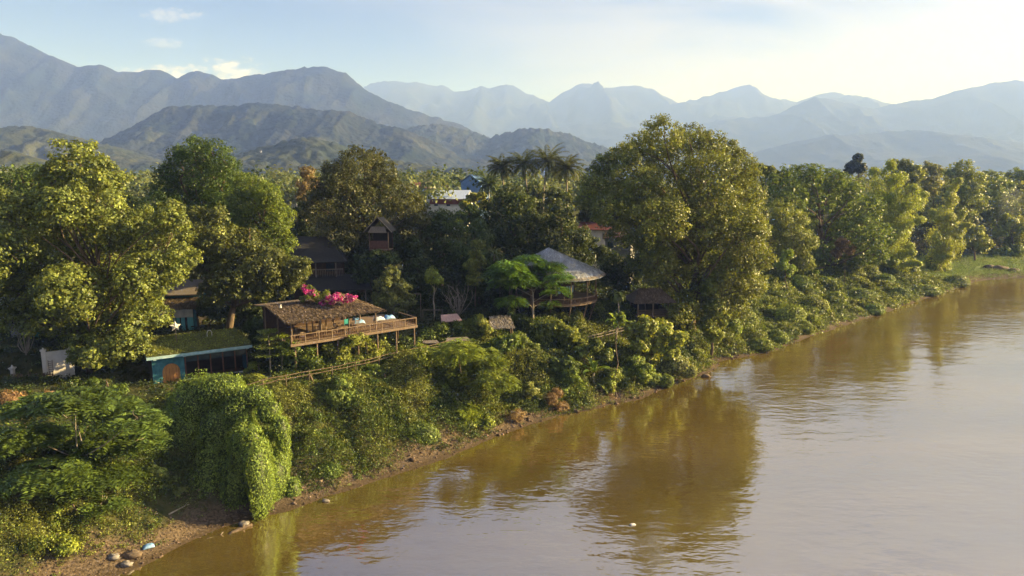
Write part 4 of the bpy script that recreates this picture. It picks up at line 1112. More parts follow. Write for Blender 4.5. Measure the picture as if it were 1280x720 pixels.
# the creeper slope downstream: mounds that stand out of the blanket
slope = [('tall creeper-clad stump mound at the near end of the creeper slope', (915, 405, 10, 16), 112), ('hunched creeper mound beside the tall stump mound', (935, 398, 11, 12), 114),
         ('dark hooded creeper mound in the middle of the near slope', (988, 392, 18, 16), 124), ('creeper mound with a yellow lit cap, below the olive tree', (1018, 380, 16, 15), 131),
         ('small creeper mound at the waterline in the middle of the creeper slope', (1005, 408, 12, 8), 124), ('leaning green hump like a bird, upper slope below the red-leaved shrub', (1030, 352, 14, 8), 136),
         ('dark round creeper bush below the layered tree, left of a pair', (1068, 338, 12, 13), 143), ('dark round creeper bush below the layered tree, right of a pair', (1086, 340, 13, 13), 146),
         ('tallest dark creeper hood under the second bamboo clump', (1172, 326, 15, 18), 171), ('creeper hood under the tall bamboo clump', (1136, 332, 12, 14), 162),
         ('long low creeper hump in the middle of the far slope', (1075, 368, 20, 10), 144), ('round creeper hump near the waterline of the far slope', (1092, 386, 12, 8), 142),
         ('low creeper hump above the waterline, left of the far point', (1125, 366, 13, 9), 154), ('grassy creeper hump beside the far point', (1160, 362, 14, 8), 162), ('low hump at the tip of the far point by the grass flat', (1195, 350, 16, 9), 174),
         ('pale creeper hump under the olive tree', (960, 355, 13, 14), 126), ('bright creeper hump right of the pale one under the olive tree', (1000, 352, 14, 11), 132), ('low creeper hump on the waterline by the cove', (950, 430, 15, 9), 114),
         ('creeper hump on the waterline beyond the cove', (972, 420, 12, 9), 118), ('mid-slope creeper hump left of the dark round pair', (1045, 372, 12, 10), 138), ('creeper hump above the long low hump', (1105, 350, 12, 10), 152)]
for k, (lab, q, d) in enumerate(slope):
    px, py, rx, rz = q; rx *= .8; rz *= .72
    r_ = ground_at(px, py + q[3] * .7); d = r_[1] + .5
    jj = np.random.default_rng(k + 500)
    lst = [(px, py, rx, rz, 0), (px - rx * .6, py + rz * .35, rx * .7, rz * .75, jj.uniform(-1, 1)), (px + rx * .65, py + rz * .4, rx * .7, rz * .65, jj.uniform(-1, 1)), (px + rx * .1, py + rz * .7, rx * 1.1, rz * .7, -1.2)]
    yel = jj.random()
    vine_mound('creeper_mound', lab, mound_px(lst, d, r_), r_, 5200, .3, (.09 + .07 * yel, .13 + .06 * yel, .028), 'creeper mounds on the downstream slope', 500 + k, rag=.3, core=.8)

# more dark trees that fill the hollow between and behind the houses
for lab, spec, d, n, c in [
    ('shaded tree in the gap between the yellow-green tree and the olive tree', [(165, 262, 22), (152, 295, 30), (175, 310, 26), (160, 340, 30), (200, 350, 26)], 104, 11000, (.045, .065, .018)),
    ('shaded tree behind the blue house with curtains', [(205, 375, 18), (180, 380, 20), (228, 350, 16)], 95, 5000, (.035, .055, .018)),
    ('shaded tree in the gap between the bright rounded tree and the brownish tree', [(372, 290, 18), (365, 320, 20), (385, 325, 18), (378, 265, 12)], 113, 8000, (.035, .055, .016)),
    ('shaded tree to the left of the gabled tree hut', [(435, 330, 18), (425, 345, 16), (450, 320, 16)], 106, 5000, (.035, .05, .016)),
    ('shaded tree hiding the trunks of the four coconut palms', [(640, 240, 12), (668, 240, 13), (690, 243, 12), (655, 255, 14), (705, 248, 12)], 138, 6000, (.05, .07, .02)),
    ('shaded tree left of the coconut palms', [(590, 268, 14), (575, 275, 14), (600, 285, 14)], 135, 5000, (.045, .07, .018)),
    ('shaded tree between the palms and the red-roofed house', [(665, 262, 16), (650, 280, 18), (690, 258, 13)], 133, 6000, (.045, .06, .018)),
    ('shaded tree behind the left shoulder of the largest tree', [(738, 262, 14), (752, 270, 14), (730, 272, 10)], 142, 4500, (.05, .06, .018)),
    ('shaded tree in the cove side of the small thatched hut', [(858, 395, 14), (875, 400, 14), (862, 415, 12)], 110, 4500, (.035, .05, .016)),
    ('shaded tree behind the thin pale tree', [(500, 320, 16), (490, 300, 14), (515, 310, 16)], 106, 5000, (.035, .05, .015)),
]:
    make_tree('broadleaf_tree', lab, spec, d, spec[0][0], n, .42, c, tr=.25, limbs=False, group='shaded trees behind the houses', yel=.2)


# ================================================================== UNDERGROWTH
def pxof(x, y): return 640 + x / y * F / 1.01


def hscale(x, y, s):
    p = pxof(x, y)
    h = np.where((p < 335) & (s > 8.5), .2, 1.0)
    h = np.where((p < 325) & (s > 9.5) & (s < 18), .02, h)
    h = np.where((p > 350) & (p < 560) & (s > 11.5), .5, h)
    return np.where((p > 225) & (p < 372) & (s < 8) & (y < 64), .15, h)


def scrub(name, n, xr, yr, srange, hmax, leafk, pal, seed, dens=None, per=20, rad=.45, lumps=4.0, flat_up=.5, asp=.55, hcut=.25, cells=None):
    rr = np.random.default_rng(seed)
    x = rr.uniform(*xr, n * 8); y = rr.uniform(*yr, n * 8)
    s = sd(x, y)
    keep = (s > srange[0]) & (s < srange[1]) & (np.abs(x) < .84 * y + 6)
    if cells is not None: keep &= cells(x, y, s)
    keep &= rr.random(len(x)) < (dens(x, y, s) if dens else 1)
    # nearer ground is seen larger, so it gets more tufts
    keep &= rr.random(len(x)) < np.clip((75 / y) ** 1.2, .1, 1)
    x, y, s = x[keep][:n], y[keep][:n], s[keep][:n]
    lump = fbm(x / lumps, y / lumps, 3, seed + 1)
    h = hmax * smooth(hcut, .75, lump) * smooth(srange[0], srange[0] + 2.5, s) * hscale(x, y, s) + .12
    z0 = tz(x, y)
    k = len(x)
    P = np.repeat(np.stack([x, y, z0], 1), per, 0); hh = np.repeat(h, per); yy_ = np.repeat(y, per)
    d = rdir(len(P), rr)
    sc_ = np.repeat(np.clip(y / 75, .7, 2.2), per)
    P = P + d * (rad * sc_ * rr.random(len(P)) ** .4)[:, None] * np.array([1, 1, .55])
    P[:, 2] += hh * rr.random(len(P)) ** .35
    Nn = d * .5 + np.array([NRM[0] * .1, NRM[1] * .1, flat_up * .6]) + rr.normal(size=P.shape) * .5
    L = leafk * sc_ * rr.uniform(.6, 1.35, len(P))
    zone = np.repeat(fbm(x / 6.0, y / 6.0, 3, seed + 7), per)
    z2 = np.repeat(rr.random(k), per)
    idx = np.clip(((zone - .5) * 2.6 + .5 + (z2 - .5) * .5) * len(pal), 0, len(pal) - 1).astype(int)
    c = np.array(pal)[idx]
    c = c * np.exp(rr.normal(0, .25, (len(P), 1))) * np.exp(np.repeat(rr.normal(-.12, .28, (k, 1)), per, 0))
    o = leaves_mesh(name, P, Nn, L, np.clip(c, .003, .8), M['leaf'], None, asp, rng=rr)
    return tag(o, kind='stuff')


GREENS = [(.05, .08, .018), (.1, .14, .026), (.07, .105, .02), (.15, .185, .032), (.1, .145, .03), (.19, .21, .045)]
scrub('undergrowth', 15000, (-66, 36), (28, 104), (1.2, 15), 1.9, .2, GREENS, 201, dens=lambda x, y, s: smooth(.8, np.where((x < -16) & (y < 57), 5.5, 3.0), s + (fbm(x / 3, y / 3, 2, 77) - .5) * 5), per=18)
scrub('low_weeds', 9000, (-66, 36), (28, 104), (.35, 6), .45, .16, [(.12, .16, .035), (.17, .21, .05), (.2, .21, .06), (.1, .14, .03)], 202, dens=lambda x, y, s: smooth(.4, .55, fbm(x / 2.6, y / 2.6, 3, 78)) * np.where((x < -17) & (y < 57), smooth(1.5, 5, s), 1), per=12, rad=.35)
scrub('forest_floor_scrub', 9000, (-75, 60), (50, 150), (13, 60), 1.2, .26, [(.035, .055, .016), (.05, .075, .02), (.07, .1, .022), (.045, .06, .018)], 203, per=16, rad=.6)
scrub('creeper_blanket', 26000, (24, 150), (96, 230), (.3, 36), 1.6, .2, [(.1, .145, .028), (.15, .2, .036), (.11, .16, .03), (.2, .235, .048), (.16, .21, .04)], 204, dens=lambda x, y, s: (x < 112) * 1.0 * smooth(.2, 1.3, s + (fbm(x / 3, y / 3, 2, 79) - .5) * 2), per=14, rad=.42, lumps=2.6, hcut=.35)
scrub('creeper_scrub', 7000, (50, 190), (150, 330), (30, 95), 2.6, .26, [(.08, .1, .03), (.11, .125, .035), (.13, .14, .045), (.15, .14, .05)], 205, per=14, rad=.7, lumps=7, cells=lambda x, y, s: (s > 24) | (x < 108))
scrub('dry_grass', 2600, (-60, 30), (30, 100), (.8, 7), .6, .3, [(.3, .22, .12), (.24, .17, .1), (.34, .27, .15)], 206, dens=lambda x, y, s: smooth(.56, .66, fbm(x / 4.5, y / 4.5, 3, 80)), per=12, rad=.35, asp=.12, flat_up=0)
scrub('lawn_grass', 12000, (100, 200), (160, 245), (.6, 27), .5, .16, [(.14, .2, .035), (.18, .24, .05), (.2, .23, .07)], 207, per=10, rad=.5, asp=.25, flat_up=.3, cells=lambda x, y, s: x > 108)

# pebbles on the beach
rr = np.random.default_rng(301)
x = rr.uniform(-50, 40, 60000); y = rr.uniform(30, 108, 60000); s = sd(x, y)
k = (s > -.1) & (s < 4.5) & (rr.random(60000) < np.where((x < -16) & (y < 60), 1, .4))
k &= (s > -.1) & (np.abs(x) < .84 * y + 4)
x, y = x[k][:3400], y[k][:3400]; z = tz(x, y)
base = np.array([(1, 0, 0), (-1, 0, 0), (0, 1, 0), (0, -1, 0), (0, 0, 1), (0, 0, -1)], float)
fc = np.array([(0, 2, 4), (2, 1, 4), (1, 3, 4), (3, 0, 4), (2, 0, 5), (1, 2, 5), (3, 1, 5), (0, 3, 5)])
nS = len(x); sz = np.exp(rr.normal(-2.6, .45, nS)) * np.clip(y / 55, .8, 1.5)
Vv = base[None] * (sz[:, None, None] * rr.uniform(.6, 1.4, (nS, 6, 1))) * np.array([1, 1, .6])
an = rr.uniform(0, 6.3, nS); cA, sA = np.cos(an)[:, None], np.sin(an)[:, None]
Vr = np.stack([Vv[..., 0] * cA - Vv[..., 1] * sA, Vv[..., 0] * sA + Vv[..., 1] * cA, Vv[..., 2]], -1) + np.stack([x, y, z + sz * .2], 1)[:, None]
Fx = (fc[None] + (np.arange(nS) * 6)[:, None, None]).reshape(-1, 3)
cc = np.repeat(np.clip(np.array([.15, .11, .08]) * np.exp(rr.normal(0, .4, (nS, 1))), .02, .6), 6, 0)
tag(mesh_np('gravel', Vr.reshape(-1, 3), Fx, M['straw'], cols=cc), kind='stuff')

# far wood and village trees in the valley
rr = np.random.default_rng(302)
P, Nn, L, C = [], [], [], []
for t in range(1500):
    d = 190 * (850 / 190) ** rr.random(); lat = rr.uniform(-.86, .86)
    x0, y0 = lat * d, d
    if sd(x0, y0)[0] < 30: continue
    hgt_ = rr.uniform(6, 15) * (1.15 if lat > .3 and d < 420 else .85); w = rr.uniform(3, 6.5)
    m = int(np.clip(26000 / d, 40, 110))
    dv = rdir(m, rr); dv[:, 2] = np.abs(dv[:, 2]) * 1.0 - .25
    lump = 1 + .3 * rr.normal(size=(m, 1))
    P.append(np.array([x0, y0, tz(x0, y0, False) + hgt_ - w * .6]) + dv * np.array([w, w, hgt_ * .5]) * lump.clip(.5, 1.5)); Nn.append(dv + rr.normal(size=(m, 3)) * .5 + [0, 0, .3])
    L.append(np.full(m, np.clip(d / 190, .9, 4) * 1.1)); C.append(tint(m, [(.07, .085, .028), (.1, .11, .035), (.05, .07, .022), (.12, .11, .045)][rr.integers(4)], rr, .2, .2))
tag(leaves_mesh('distant_wood', np.vstack(P), np.vstack(Nn), np.hstack(L), np.vstack(C), M['leaf'], None, .8, rng=rr), kind='stuff')

# ================================================================== BUILDINGS
ANG = math.atan2(U[1], U[0])


def strands(name, quad, n, L, col, parent, rng, lift=.03, eave=True, asp=.22, mat='straw', var=.3):
    """straw laid down the slope of a roof face; quad: eave left, eave right, ridge right, ridge left"""
    a, b, c, d = [np.asarray(q, float) for q in quad]
    u, v = rng.random((n, 1)), rng.random((n, 1)) * 1.0
    if eave: v[: n // 6] = rng.random((n // 6, 1)) * .04 - .03
    P = (a * (1 - u) + b * u) * (1 - v) + (d * (1 - u) + c * u) * v
    down = unit((a - d + b - c).reshape(1, 3)); nn = np.cross((b - a), (d - a)).reshape(1, 3); nn = unit(nn)
    if nn[0, 2] < 0: nn = -nn
    P = P + nn * (lift + rng.random((n, 1)) * .05)
    T = down + rng.normal(size=(n, 3)) * .16; Nn = nn + rng.normal(size=(n, 3)) * .22
    cc = np.tile(np.array(col), (n, 1)) * np.exp(rng.normal(0, var, (n, 1)))
    return leaves_mesh(name, P, Nn, L * rng.uniform(.6, 1.3, n), np.clip(cc, .01, .8), M[mat], parent, asp, T=T, fold=.02, rng=rng)


def roof_slab(mb, quads, th=.14):
    for q in quads:
        q = [np.asarray(p, float) for p in q]
        n = len(q)
        low = [p - np.array([0, 0, th]) for p in q]
        mb.add(q + low, [tuple(range(n)), tuple(range(2 * n - 1, n - 1, -1))] + [(i, n + i, n + (i + 1) % n, (i + 1) % n) for i in range(n)])


rr = np.random.default_rng(401)
# ---- long thatched terrace pavilion
def lab_to(root, ang):
    c, s = math.cos(ang), math.sin(ang)
    def f(p):
        q = np.asarray(p, float) - root
        return np.array([q[0] * c + q[1] * s, -q[0] * s + q[1] * c, q[2]])
    return f


zf = 10.6
A = gz(366, 430.5, zf); B_ = gz(521, 406.5, zf)
ang = math.atan2(B_[1] - A[1], B_[0] - A[0]); LEN = float(np.linalg.norm((B_ - A)[:2]))
gA = tz(float(A[0]), float(A[1]))
root = np.array([A[0], A[1], gA - .2]); fz = zf - root[2]
e = thing('terrace_pavilion', 'long thatched open dining terrace on posts with timber deck and rail above the path', 'pavilion', root, ang)
RL = LEN * .66; DEP = 8.6
MB().box(-.2, LEN, 0, DEP, fz - .16, fz).build('deck', M['plank'], e)
MB().box(-.25, LEN + .05, -.09, -.005, fz - .26, fz + .02).build('fascia_board', M['wood'], e)
for i_, xx in enumerate(np.linspace(.3, LEN - .25, 7)):
    gx_, gy_ = A[0] + math.cos(ang) * xx, A[1] + math.sin(ang) * xx
    g0 = tz(float(gx_), float(gy_)) - root[2] - .3
    MB().tube([(xx, .25, g0), (xx, .25, fz - .16)], .1, 7).build('stilt', M['wood'], e)
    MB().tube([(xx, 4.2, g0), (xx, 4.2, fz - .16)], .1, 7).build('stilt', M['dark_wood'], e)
r = thing('railing', None, None, (0, 0, 0)); del_r = r
bpy.data.objects.remove(r)
mb = MB(); mb.box(-.2, LEN, .0, .09, fz + .88, fz + .97); mb.box(-.2, LEN, .02, .07, fz + .1, fz + .16)
top = mb.build('railing', M['wood'], e)
for xx in np.linspace(-.1, LEN - .05, 11): MB().box(xx - .05, xx + .05, -.003, .093, fz + .01, fz + 1.0).build('rail_post', M['wood'], top)
m2 = MB()
for xx in np.linspace(.1, LEN - .2, 66): m2.box(xx - .015, xx + .015, .03, .06, fz + .16, fz + .88)
m2.build('baluster_screen', M['red_wood'], top)
mb = MB(); mb.box(LEN - .09, LEN - .001, .1, 4.2, fz + .88, fz + .97); mb.box(LEN - .07, LEN - .02, .1, 4.2, fz + .1, fz + .16)
mb.build('side_railing', M['wood'], e)
for xx in np.linspace(.05, RL - .1, 4):
    MB().tube([(xx, .3, fz), (xx, .3, fz + 2.45)], .085, 7).build('post', M['wood'], e)
    MB().tube([(xx, DEP * .5, fz), (xx, DEP * .5, fz + 3.0)], .085, 7).build('post', M['wood'], e)
    MB().tube([(xx, DEP - .3, fz), (xx, DEP - .3, fz + 2.9)], .085, 7).build('post', M['wood'], e)
ev = fz + 2.45
for x0, x1, dz in ((.05, RL * .33, -.28), (RL * .66, RL - .1, -.2)):
    MB().box(x0, x1, .2, .24, ev + dz, ev + .05).build('rolled_blind', M['awning'], e)
MB().box(0, RL, .38, .5, ev - .12, ev).build('beam', M['wood'], e)
a, b, c, d = (-.9, -.6, ev), (RL + .6, -.6, ev), (RL - 2.2, DEP * .62, ev + 1.0), (-.9, DEP * .62, ev + 1.0)
d2, c2 = (-.9, DEP + .8, ev + .55), (RL + .3, DEP + .8, ev + .55)
mb = MB(); roof_slab(mb, [(a, b, c, d), (d, c, c2, d2), (b, c2, c)], .09)
rf = mb.build('thatched_roof', M['thatch'], e)
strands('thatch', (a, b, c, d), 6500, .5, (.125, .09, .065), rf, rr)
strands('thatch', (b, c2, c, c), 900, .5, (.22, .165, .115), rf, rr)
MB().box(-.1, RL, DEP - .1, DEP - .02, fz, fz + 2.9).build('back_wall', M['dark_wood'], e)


def local(e, x, y, z):
    c, s = math.cos(e.rotation_euler.z), math.sin(e.rotation_euler.z)
    return (e.location.x + x * c - y * s, e.location.y + x * s + y * c, e.location.z + z)


# ladder, tables, chairs on the terrace
def table(name, lab, loc, rz, w=1.3, dp=.75, h=.74, m='wood', group=None):
    t = thing(name, lab, 'table', loc, rz, group)
    MB().box(-w / 2, w / 2, -dp / 2, dp / 2, h - .05, h).build('tabletop', M[m], t)
    for sx_ in (-1, 1):
        for sy_ in (-1, 1):
            x, y = sx_ * (w / 2 - .08), sy_ * (dp / 2 - .08)
            MB().box(x - .03, x + .03, y - .03, y + .03, 0, h - .051).build('leg', M[m], t)
    return t


def chair(lab, loc, rz, group=None, m='wood'):
    t = thing('dining_chair', lab, 'chair', loc, rz, group)
    MB().box(-.22, .22, -.22, .22, .42, .47).build('seat', M[m], t)
    mb = MB()
    for k in range(-2, 3): mb.box(k * .085 - .02, k * .085 + .02, .19, .22, .55, .9)
    mb.box(-.22, .22, .185, .225, .9, 1.0); mb.box(-.22, .22, .185, .225, .5, .55); mb.build('backrest', M[m], t)
    for sx_ in (-1, 1):
        MB().box(sx_ * .2 - .02, sx_ * .2 + .02, -.21, -.17, 0, .419).build('leg', M[m], t)
        MB().box(sx_ * .2 - .02, sx_ * .2 + .02, .185, .225, 0, .419).build('leg', M[m], t)
    return t


t0 = table('dining_table', 'wooden dining table under the thatch at the left end of the terrace', local(e, 1.4, 1.9, fz), ang)
c0 = chair('wooden chair at the left table on the terrace', local(e, 1.1, 2.75, fz), ang, 'chairs on the terrace')
spots = [('wooden dining table second from the left on the terrace', 3.8, 1.7), ('wooden dining table third from the left on the terrace', 6.3, 1.8), ('wooden dining table under the right end of the thatch', 8.6, 1.8)]
for lab, x, y in spots: copy_tree(t0, local(e, x, y, fz), ang, label=lab)
for lab, pts in [('wooden chair at the left table on the terrace', [(1.7, 2.75), (1.4, 1.0)]), ('wooden chair at the second table on the terrace', [(3.5, 2.5), (4.1, 2.5)]),
                 ('wooden chair at the third table on the terrace', [(6.0, 2.6), (6.6, 2.6)]), ('wooden chair at the table under the right end of the thatch', [(8.3, 2.6), (8.9, 2.6)])]:
    for x, y in pts: copy_tree(c0, local(e, x, y, fz), ang + (math.pi if y < 1.2 else 0), label=lab)
t0['group'] = 'tables on the terrace'
dk = table('long_table', 'long table on the open right end of the deck', local(e, LEN - 3.0, 2.4, fz), ang, 2.6, .8)


def cloth(name, lab, cat, loc, rz, w, d, h, m, seed):
    q = np.random.default_rng(seed)
    xs, ys = np.meshgrid(np.linspace(-w / 2, w / 2, 14), np.linspace(-d / 2, d / 2, 10))
    z = h * (.35 + .65 * fbm(xs * 2.2 + seed, ys * 2.2, 3, seed)) * np.clip(1.2 - (2 * np.abs(xs) / w) ** 4 * .9 - (2 * np.abs(ys) / d) ** 4 * .9, .04, 1)
    V = np.stack([xs.ravel(), ys.ravel(), z.ravel()], 1); V2 = V.copy(); V2[:, 2] = .0
    k = np.arange(140).reshape(10, 14)
    F1 = np.stack([k[:-1, :-1].ravel(), k[:-1, 1:].ravel(), k[1:, 1:].ravel(), k[1:, :-1].ravel()], 1)
    rim = list(k[0]) + list(k[1:, -1]) + list(k[-1, ::-1][1:]) + list(k[::-1, 0][1:-1])
    F2 = np.array([(rim[i] + 140, rim[(i + 1) % len(rim)] + 140, rim[(i + 1) % len(rim)], rim[i]) for i in range(len(rim))])
    o = mesh_np(name, np.vstack([V, V2]), np.vstack([F1, F1[:, ::-1] + 140, F2]), M[m], loc=loc, smooth_=True); o.rotation_euler.z = rz
    return tag(o, lab, cat)


cloth('tarpaulin', 'crumpled bright blue tarpaulin at the right end of the long deck table', 'tarpaulin', local(e, LEN - 2.35, 2.4, fz + .742), ang, 1.3, .8, .62, 'tarp_blue', 3)
cloth('cloth_bundle', 'grey-white cloth bundle beside the blue tarpaulin on the deck', 'cloth', local(e, LEN - 3.7, 2.4, fz + .742), ang, 1.3, .8, .6, 'cloth_grey', 5)
cloth('cushion_pile', 'blue cushions heaped at the back under the right end of the thatch', 'cushions', local(e, RL - .2, 4.6, fz + .002), ang, 1.6, 1.0, 1.0, 'tarp_blue', 7)
o = MB().box(-.3, .3, -.03, .03, 0, .7).build('hanging_cloth', M['teal'], None, local(e, RL - 2.2, 3.4, fz + .8)); o.rotation_euler.z = ang
tag(o, 'turquoise cloth hung over a chair back under the thatch', 'cloth')
pc = copy_tree(c0, local(e, RL - 2.2, 3.25, fz), ang, label='wooden chair holding the turquoise cloth')
o.location = local(e, RL - 2.2, 3.45, fz + .45)
# menu-like easel seen as a pale leaning ladder
st = thing('arched_screen', 'pale wooden screen with three arched openings behind the terrace tables', 'screen', local(e, 3.9, 4.0, fz), ang)
mb = MB()
for k in range(4): mb.box(k * .8 - .06, k * .8 + .06, -.04, .04, 0, 1.45)
for k in range(3):
    pts = [(k * .8 + .4 + math.cos(w) * .36, 0, 1.35 + math.sin(w) * .3) for w in np.linspace(math.pi, 0, 8)]
    mb.tube(pts, .06, 5)
mb.box(-.06, 2.46, -.04, .04, 1.72, 1.84); mb.build('frame', M['wood'], st)

# ---- bougainvillea on the thatch
p0 = local(e, 3.2, DEP * .55, ev + 1.0)
bg_ = thing('bougainvillea', 'bougainvillea covered in magenta and pink flowers sprawling over the thatched roof', 'flowering plant', p0, 0)
sp_px = [(384, 366, 9), (395, 372, 8), (402, 368, 9), (412, 372, 8), (418, 370, 8), (428, 371, 7), (436, 371, 6), (398, 378, 6), (410, 378, 5), (380, 360, 8), (376, 372, 6)]
bl = [(at(q[0] + 4, q[1] + 2, 75.6 + (i_ % 3) * .6), np.array([q[2], q[2], q[2] * .75]) / F * 78) for i_, q in enumerate(sp_px)]
P, Nn, cc, nf = crown_pts(bl, 4200, rr, .4, .25, .7, .8, .15, .4, (.55, .03, .3), .3, 0)
fl = fbm(P[:, 0] * .8, P[:, 2] * 1.1 + P[:, 1] * .4, 2, 6)
isf = (fl + rr.normal(size=len(P)) * .06 + (P[:, 0] - P[:, 0].mean()) * .03) > .53
pk = rr.random((len(P), 1))
flw = np.where(pk < .3, np.array([[.66, .36, .42]]), np.array([[.5, .04, .27]])) * np.exp(rr.normal(0, .2, (len(P), 1)))
q0 = np.array(p0)
leaves_mesh('foliage', P[~isf] - q0, Nn[~isf], .24 * rr.uniform(.7, 1.2, (~isf).sum()), tint(int((~isf).sum()), (.12, .13, .03), rr), M['leaf'], bg_, rng=rr)
leaves_mesh('blossom', P[isf] - q0, Nn[isf], .22 * rr.uniform(.7, 1.2, isf.sum()), np.clip(flw[isf], 0, .85), M['petal'], bg_, .9, rng=rr)
mb = MB()
gxx = tz(p0[0], p0[1] + 3)
for q, r_ in bl[::2]: mb.tube([(0, 3.4, gxx - p0[2]), (0, 3.0, .0), q - q0], [.07, .05, .02], 5)
mb.build('stem', M['bark'], bg_)
o = MB().tube([(0, 0, 0), (0, .02, .22), (.03, 0, .34)], [.12, .1, .03], 7).build('roof_ornament', M['white_paint'], None, local(e, 0.3, DEP * .45, ev + .86))
MB().tube([(.0, 0, .3), (.12, .02, .36)], [.08, .03], 6).build('head', M['white_paint'], o)
tag(o, 'small white ornament sitting on the left part of the long thatched roof', 'ornament')

# ---- blue house with turf roof
A2 = gz(192, 480, 7.1); B2 = gz(311, 463, 7.1)
an2 = math.atan2(B2[1] - A2[1], B2[0] - A2[0]); L2 = float(np.linalg.norm((B2 - A2)[:2])); D2 = 8.6
root = np.array([A2[0], A2[1], 6.6])
e2 = thing('blue_house', 'low blue-painted house with flat grass-covered roof and arched wooden door', 'house', root, an2)
Hh = at(195, 447, float(A2[1]))[2] - root[2]
wt = .18; dx0, dx1 = .9, 2.55; wx0 = 3.0
mb = MB()
mb.box(0, dx0, 0, wt, -1, Hh); mb.box(dx1, wx0, 0, wt, -1, Hh)
mb.box(dx0, dx1, 0, wt, -1, .35)
# piece above the arch
ac, ar_ = (dx0 + dx1) / 2, (dx1 - dx0) / 2; za = 1.55
prof = [(ac + math.cos(w) * ar_, za + math.sin(w) * ar_ * 1.05) for w in np.linspace(math.pi, 0, 13)]
Vt = []; 
for y in (0, wt): Vt += [(x, y, z) for x, z in prof] + [(dx1, y, Hh), (dx0, y, Hh)]
mb.add(Vt, [tuple(range(14, -1, -1)), tuple(range(15, 30))] + [(i, i + 1, i + 16, i + 15) for i in range(14)])
mb.build('front_wall', M['blue_paint'], e2)
MB().box(0, wt, wt + .002, D2, -1, Hh).build('side_wall', M['dark_wood'], e2)  # dark sheet painted in for the shade of the open left side
MB().box(L2 - wt, L2, wt + .002, D2, -1, Hh).build('side_wall', M['blue_paint'], e2)
MB().box(wt + .002, L2 - wt - .002, D2 - wt, D2, -1, Hh).build('back_wall', M['blue_paint'], e2)
MB().box(wt + .002, L2 - wt - .002, wt, D2 - wt - .002, .3, .4).build('floor', M['dark_wood'], e2)
MB().box(wx0, L2, .02, wt - .02, -1, .55).build('parapet', M['blue_paint'], e2)
MB().box(wx0, L2, .02, wt - .02, Hh - .35, Hh).build('lintel', M['pale_blue_paint'], e2)
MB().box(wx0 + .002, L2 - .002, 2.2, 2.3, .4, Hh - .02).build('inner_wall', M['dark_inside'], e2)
Vt = [(x, .1, z) for x, z in prof] + [(dx1 - .0, .1, .35), (dx0, .1, .35)]; Vt = Vt + [(x, .14, z) for x, _, z in Vt]
dr = MB().add(Vt, [tuple(range(14, -1, -1)), tuple(range(15, 30))] + [(i, i + 1, i + 16, i + 15) for i in range(14)] + [(14, 0, 15, 29)]).build('arched_door', M['door_wood'], e2)
mb = MB()
for k in range(1, 5): mb.box(dx0 + k * (dx1 - dx0) / 5 - .015, dx0 + k * (dx1 - dx0) / 5 + .015, .085, .098, .4, 1.9)
mb.build('door_batten', M['red_wood'], dr)
for k, xx in enumerate(np.linspace(wx0 + .1, L2 - .1, 6)):
    MB().box(xx - .06, xx + .06, .021, wt - .021, .55, Hh - .35).build('window_post', M['red_wood'], e2)
for k in range(5):
    x0, x1 = np.linspace(wx0 + .1, L2 - .1, 6)[k] + .07, np.linspace(wx0 + .1, L2 - .1, 6)[k + 1] - .07
    w_ = MB().box(x0, x1, .07, .09, Hh - .95, Hh - .37).build('window_pane', M['glass'], e2)
MB().box(wx0 - .2, L2 + .3, -.35, -.28, .5, .62).build('veranda_rail', M['white_paint'], e2)
MB().box(wx0 - .2, L2 + .3, -.35, -.28, .2, .3).build('veranda_rail', M['white_paint'], e2)
for xx in (wx0 - .1, L2 * .6, L2 + .2): MB().box(xx - .05, xx + .05, -.279, -.2, -.8, .66).build('rail_post', M['white_paint'], e2)
MB().box(-.5, L2 + .4, -.55, D2 + .2, Hh, Hh + .1).build('roof_slab', M['pale_blue_paint'], e2)
MB().box(-.5, L2 + .4, -.62, -.553, Hh - .12, Hh + .16).build('roof_fascia', M['pale_blue_paint'], e2)
for xx in (.25, wx0, L2 - .1): MB().box(xx - .14, xx + .14, -.55, -.002, Hh - .24, Hh - .002).build('roof_bracket', M['pale_blue_paint'], e2)
tf = MB().box(-.45, L2 + .35, -.5, D2 + .15, Hh + .102, Hh + .25).build('turf_roof', mat_noise('turf', (.06, .075, .018), (.14, .13, .04), 1.2, .95, .5, .05), e2)
n = 9000
P = np.stack([rr.uniform(-.5, L2 + .4, n), -.62 + (D2 + .7) * rr.random(n), np.full(n, Hh + .28)], 1)
P[:, 2] += rr.random(n) * .1 + .1 * (fbm(P[:, 0] * .8, P[:, 1] * .8, 2, 4) - .4)
leaves_mesh('turf_grass', P, rr.normal(size=P.shape) * .5 + [0, 0, .5], .2 * rr.uniform(.6, 1.4, n), tint(n, (.1, .115, .028), rr, .35, .6) * (.55 + .9 * fbm(P[:, 0] * .5, P[:, 1] * .5, 3, 8))[:, None], M['leaf'], tf, .3, rng=rr)

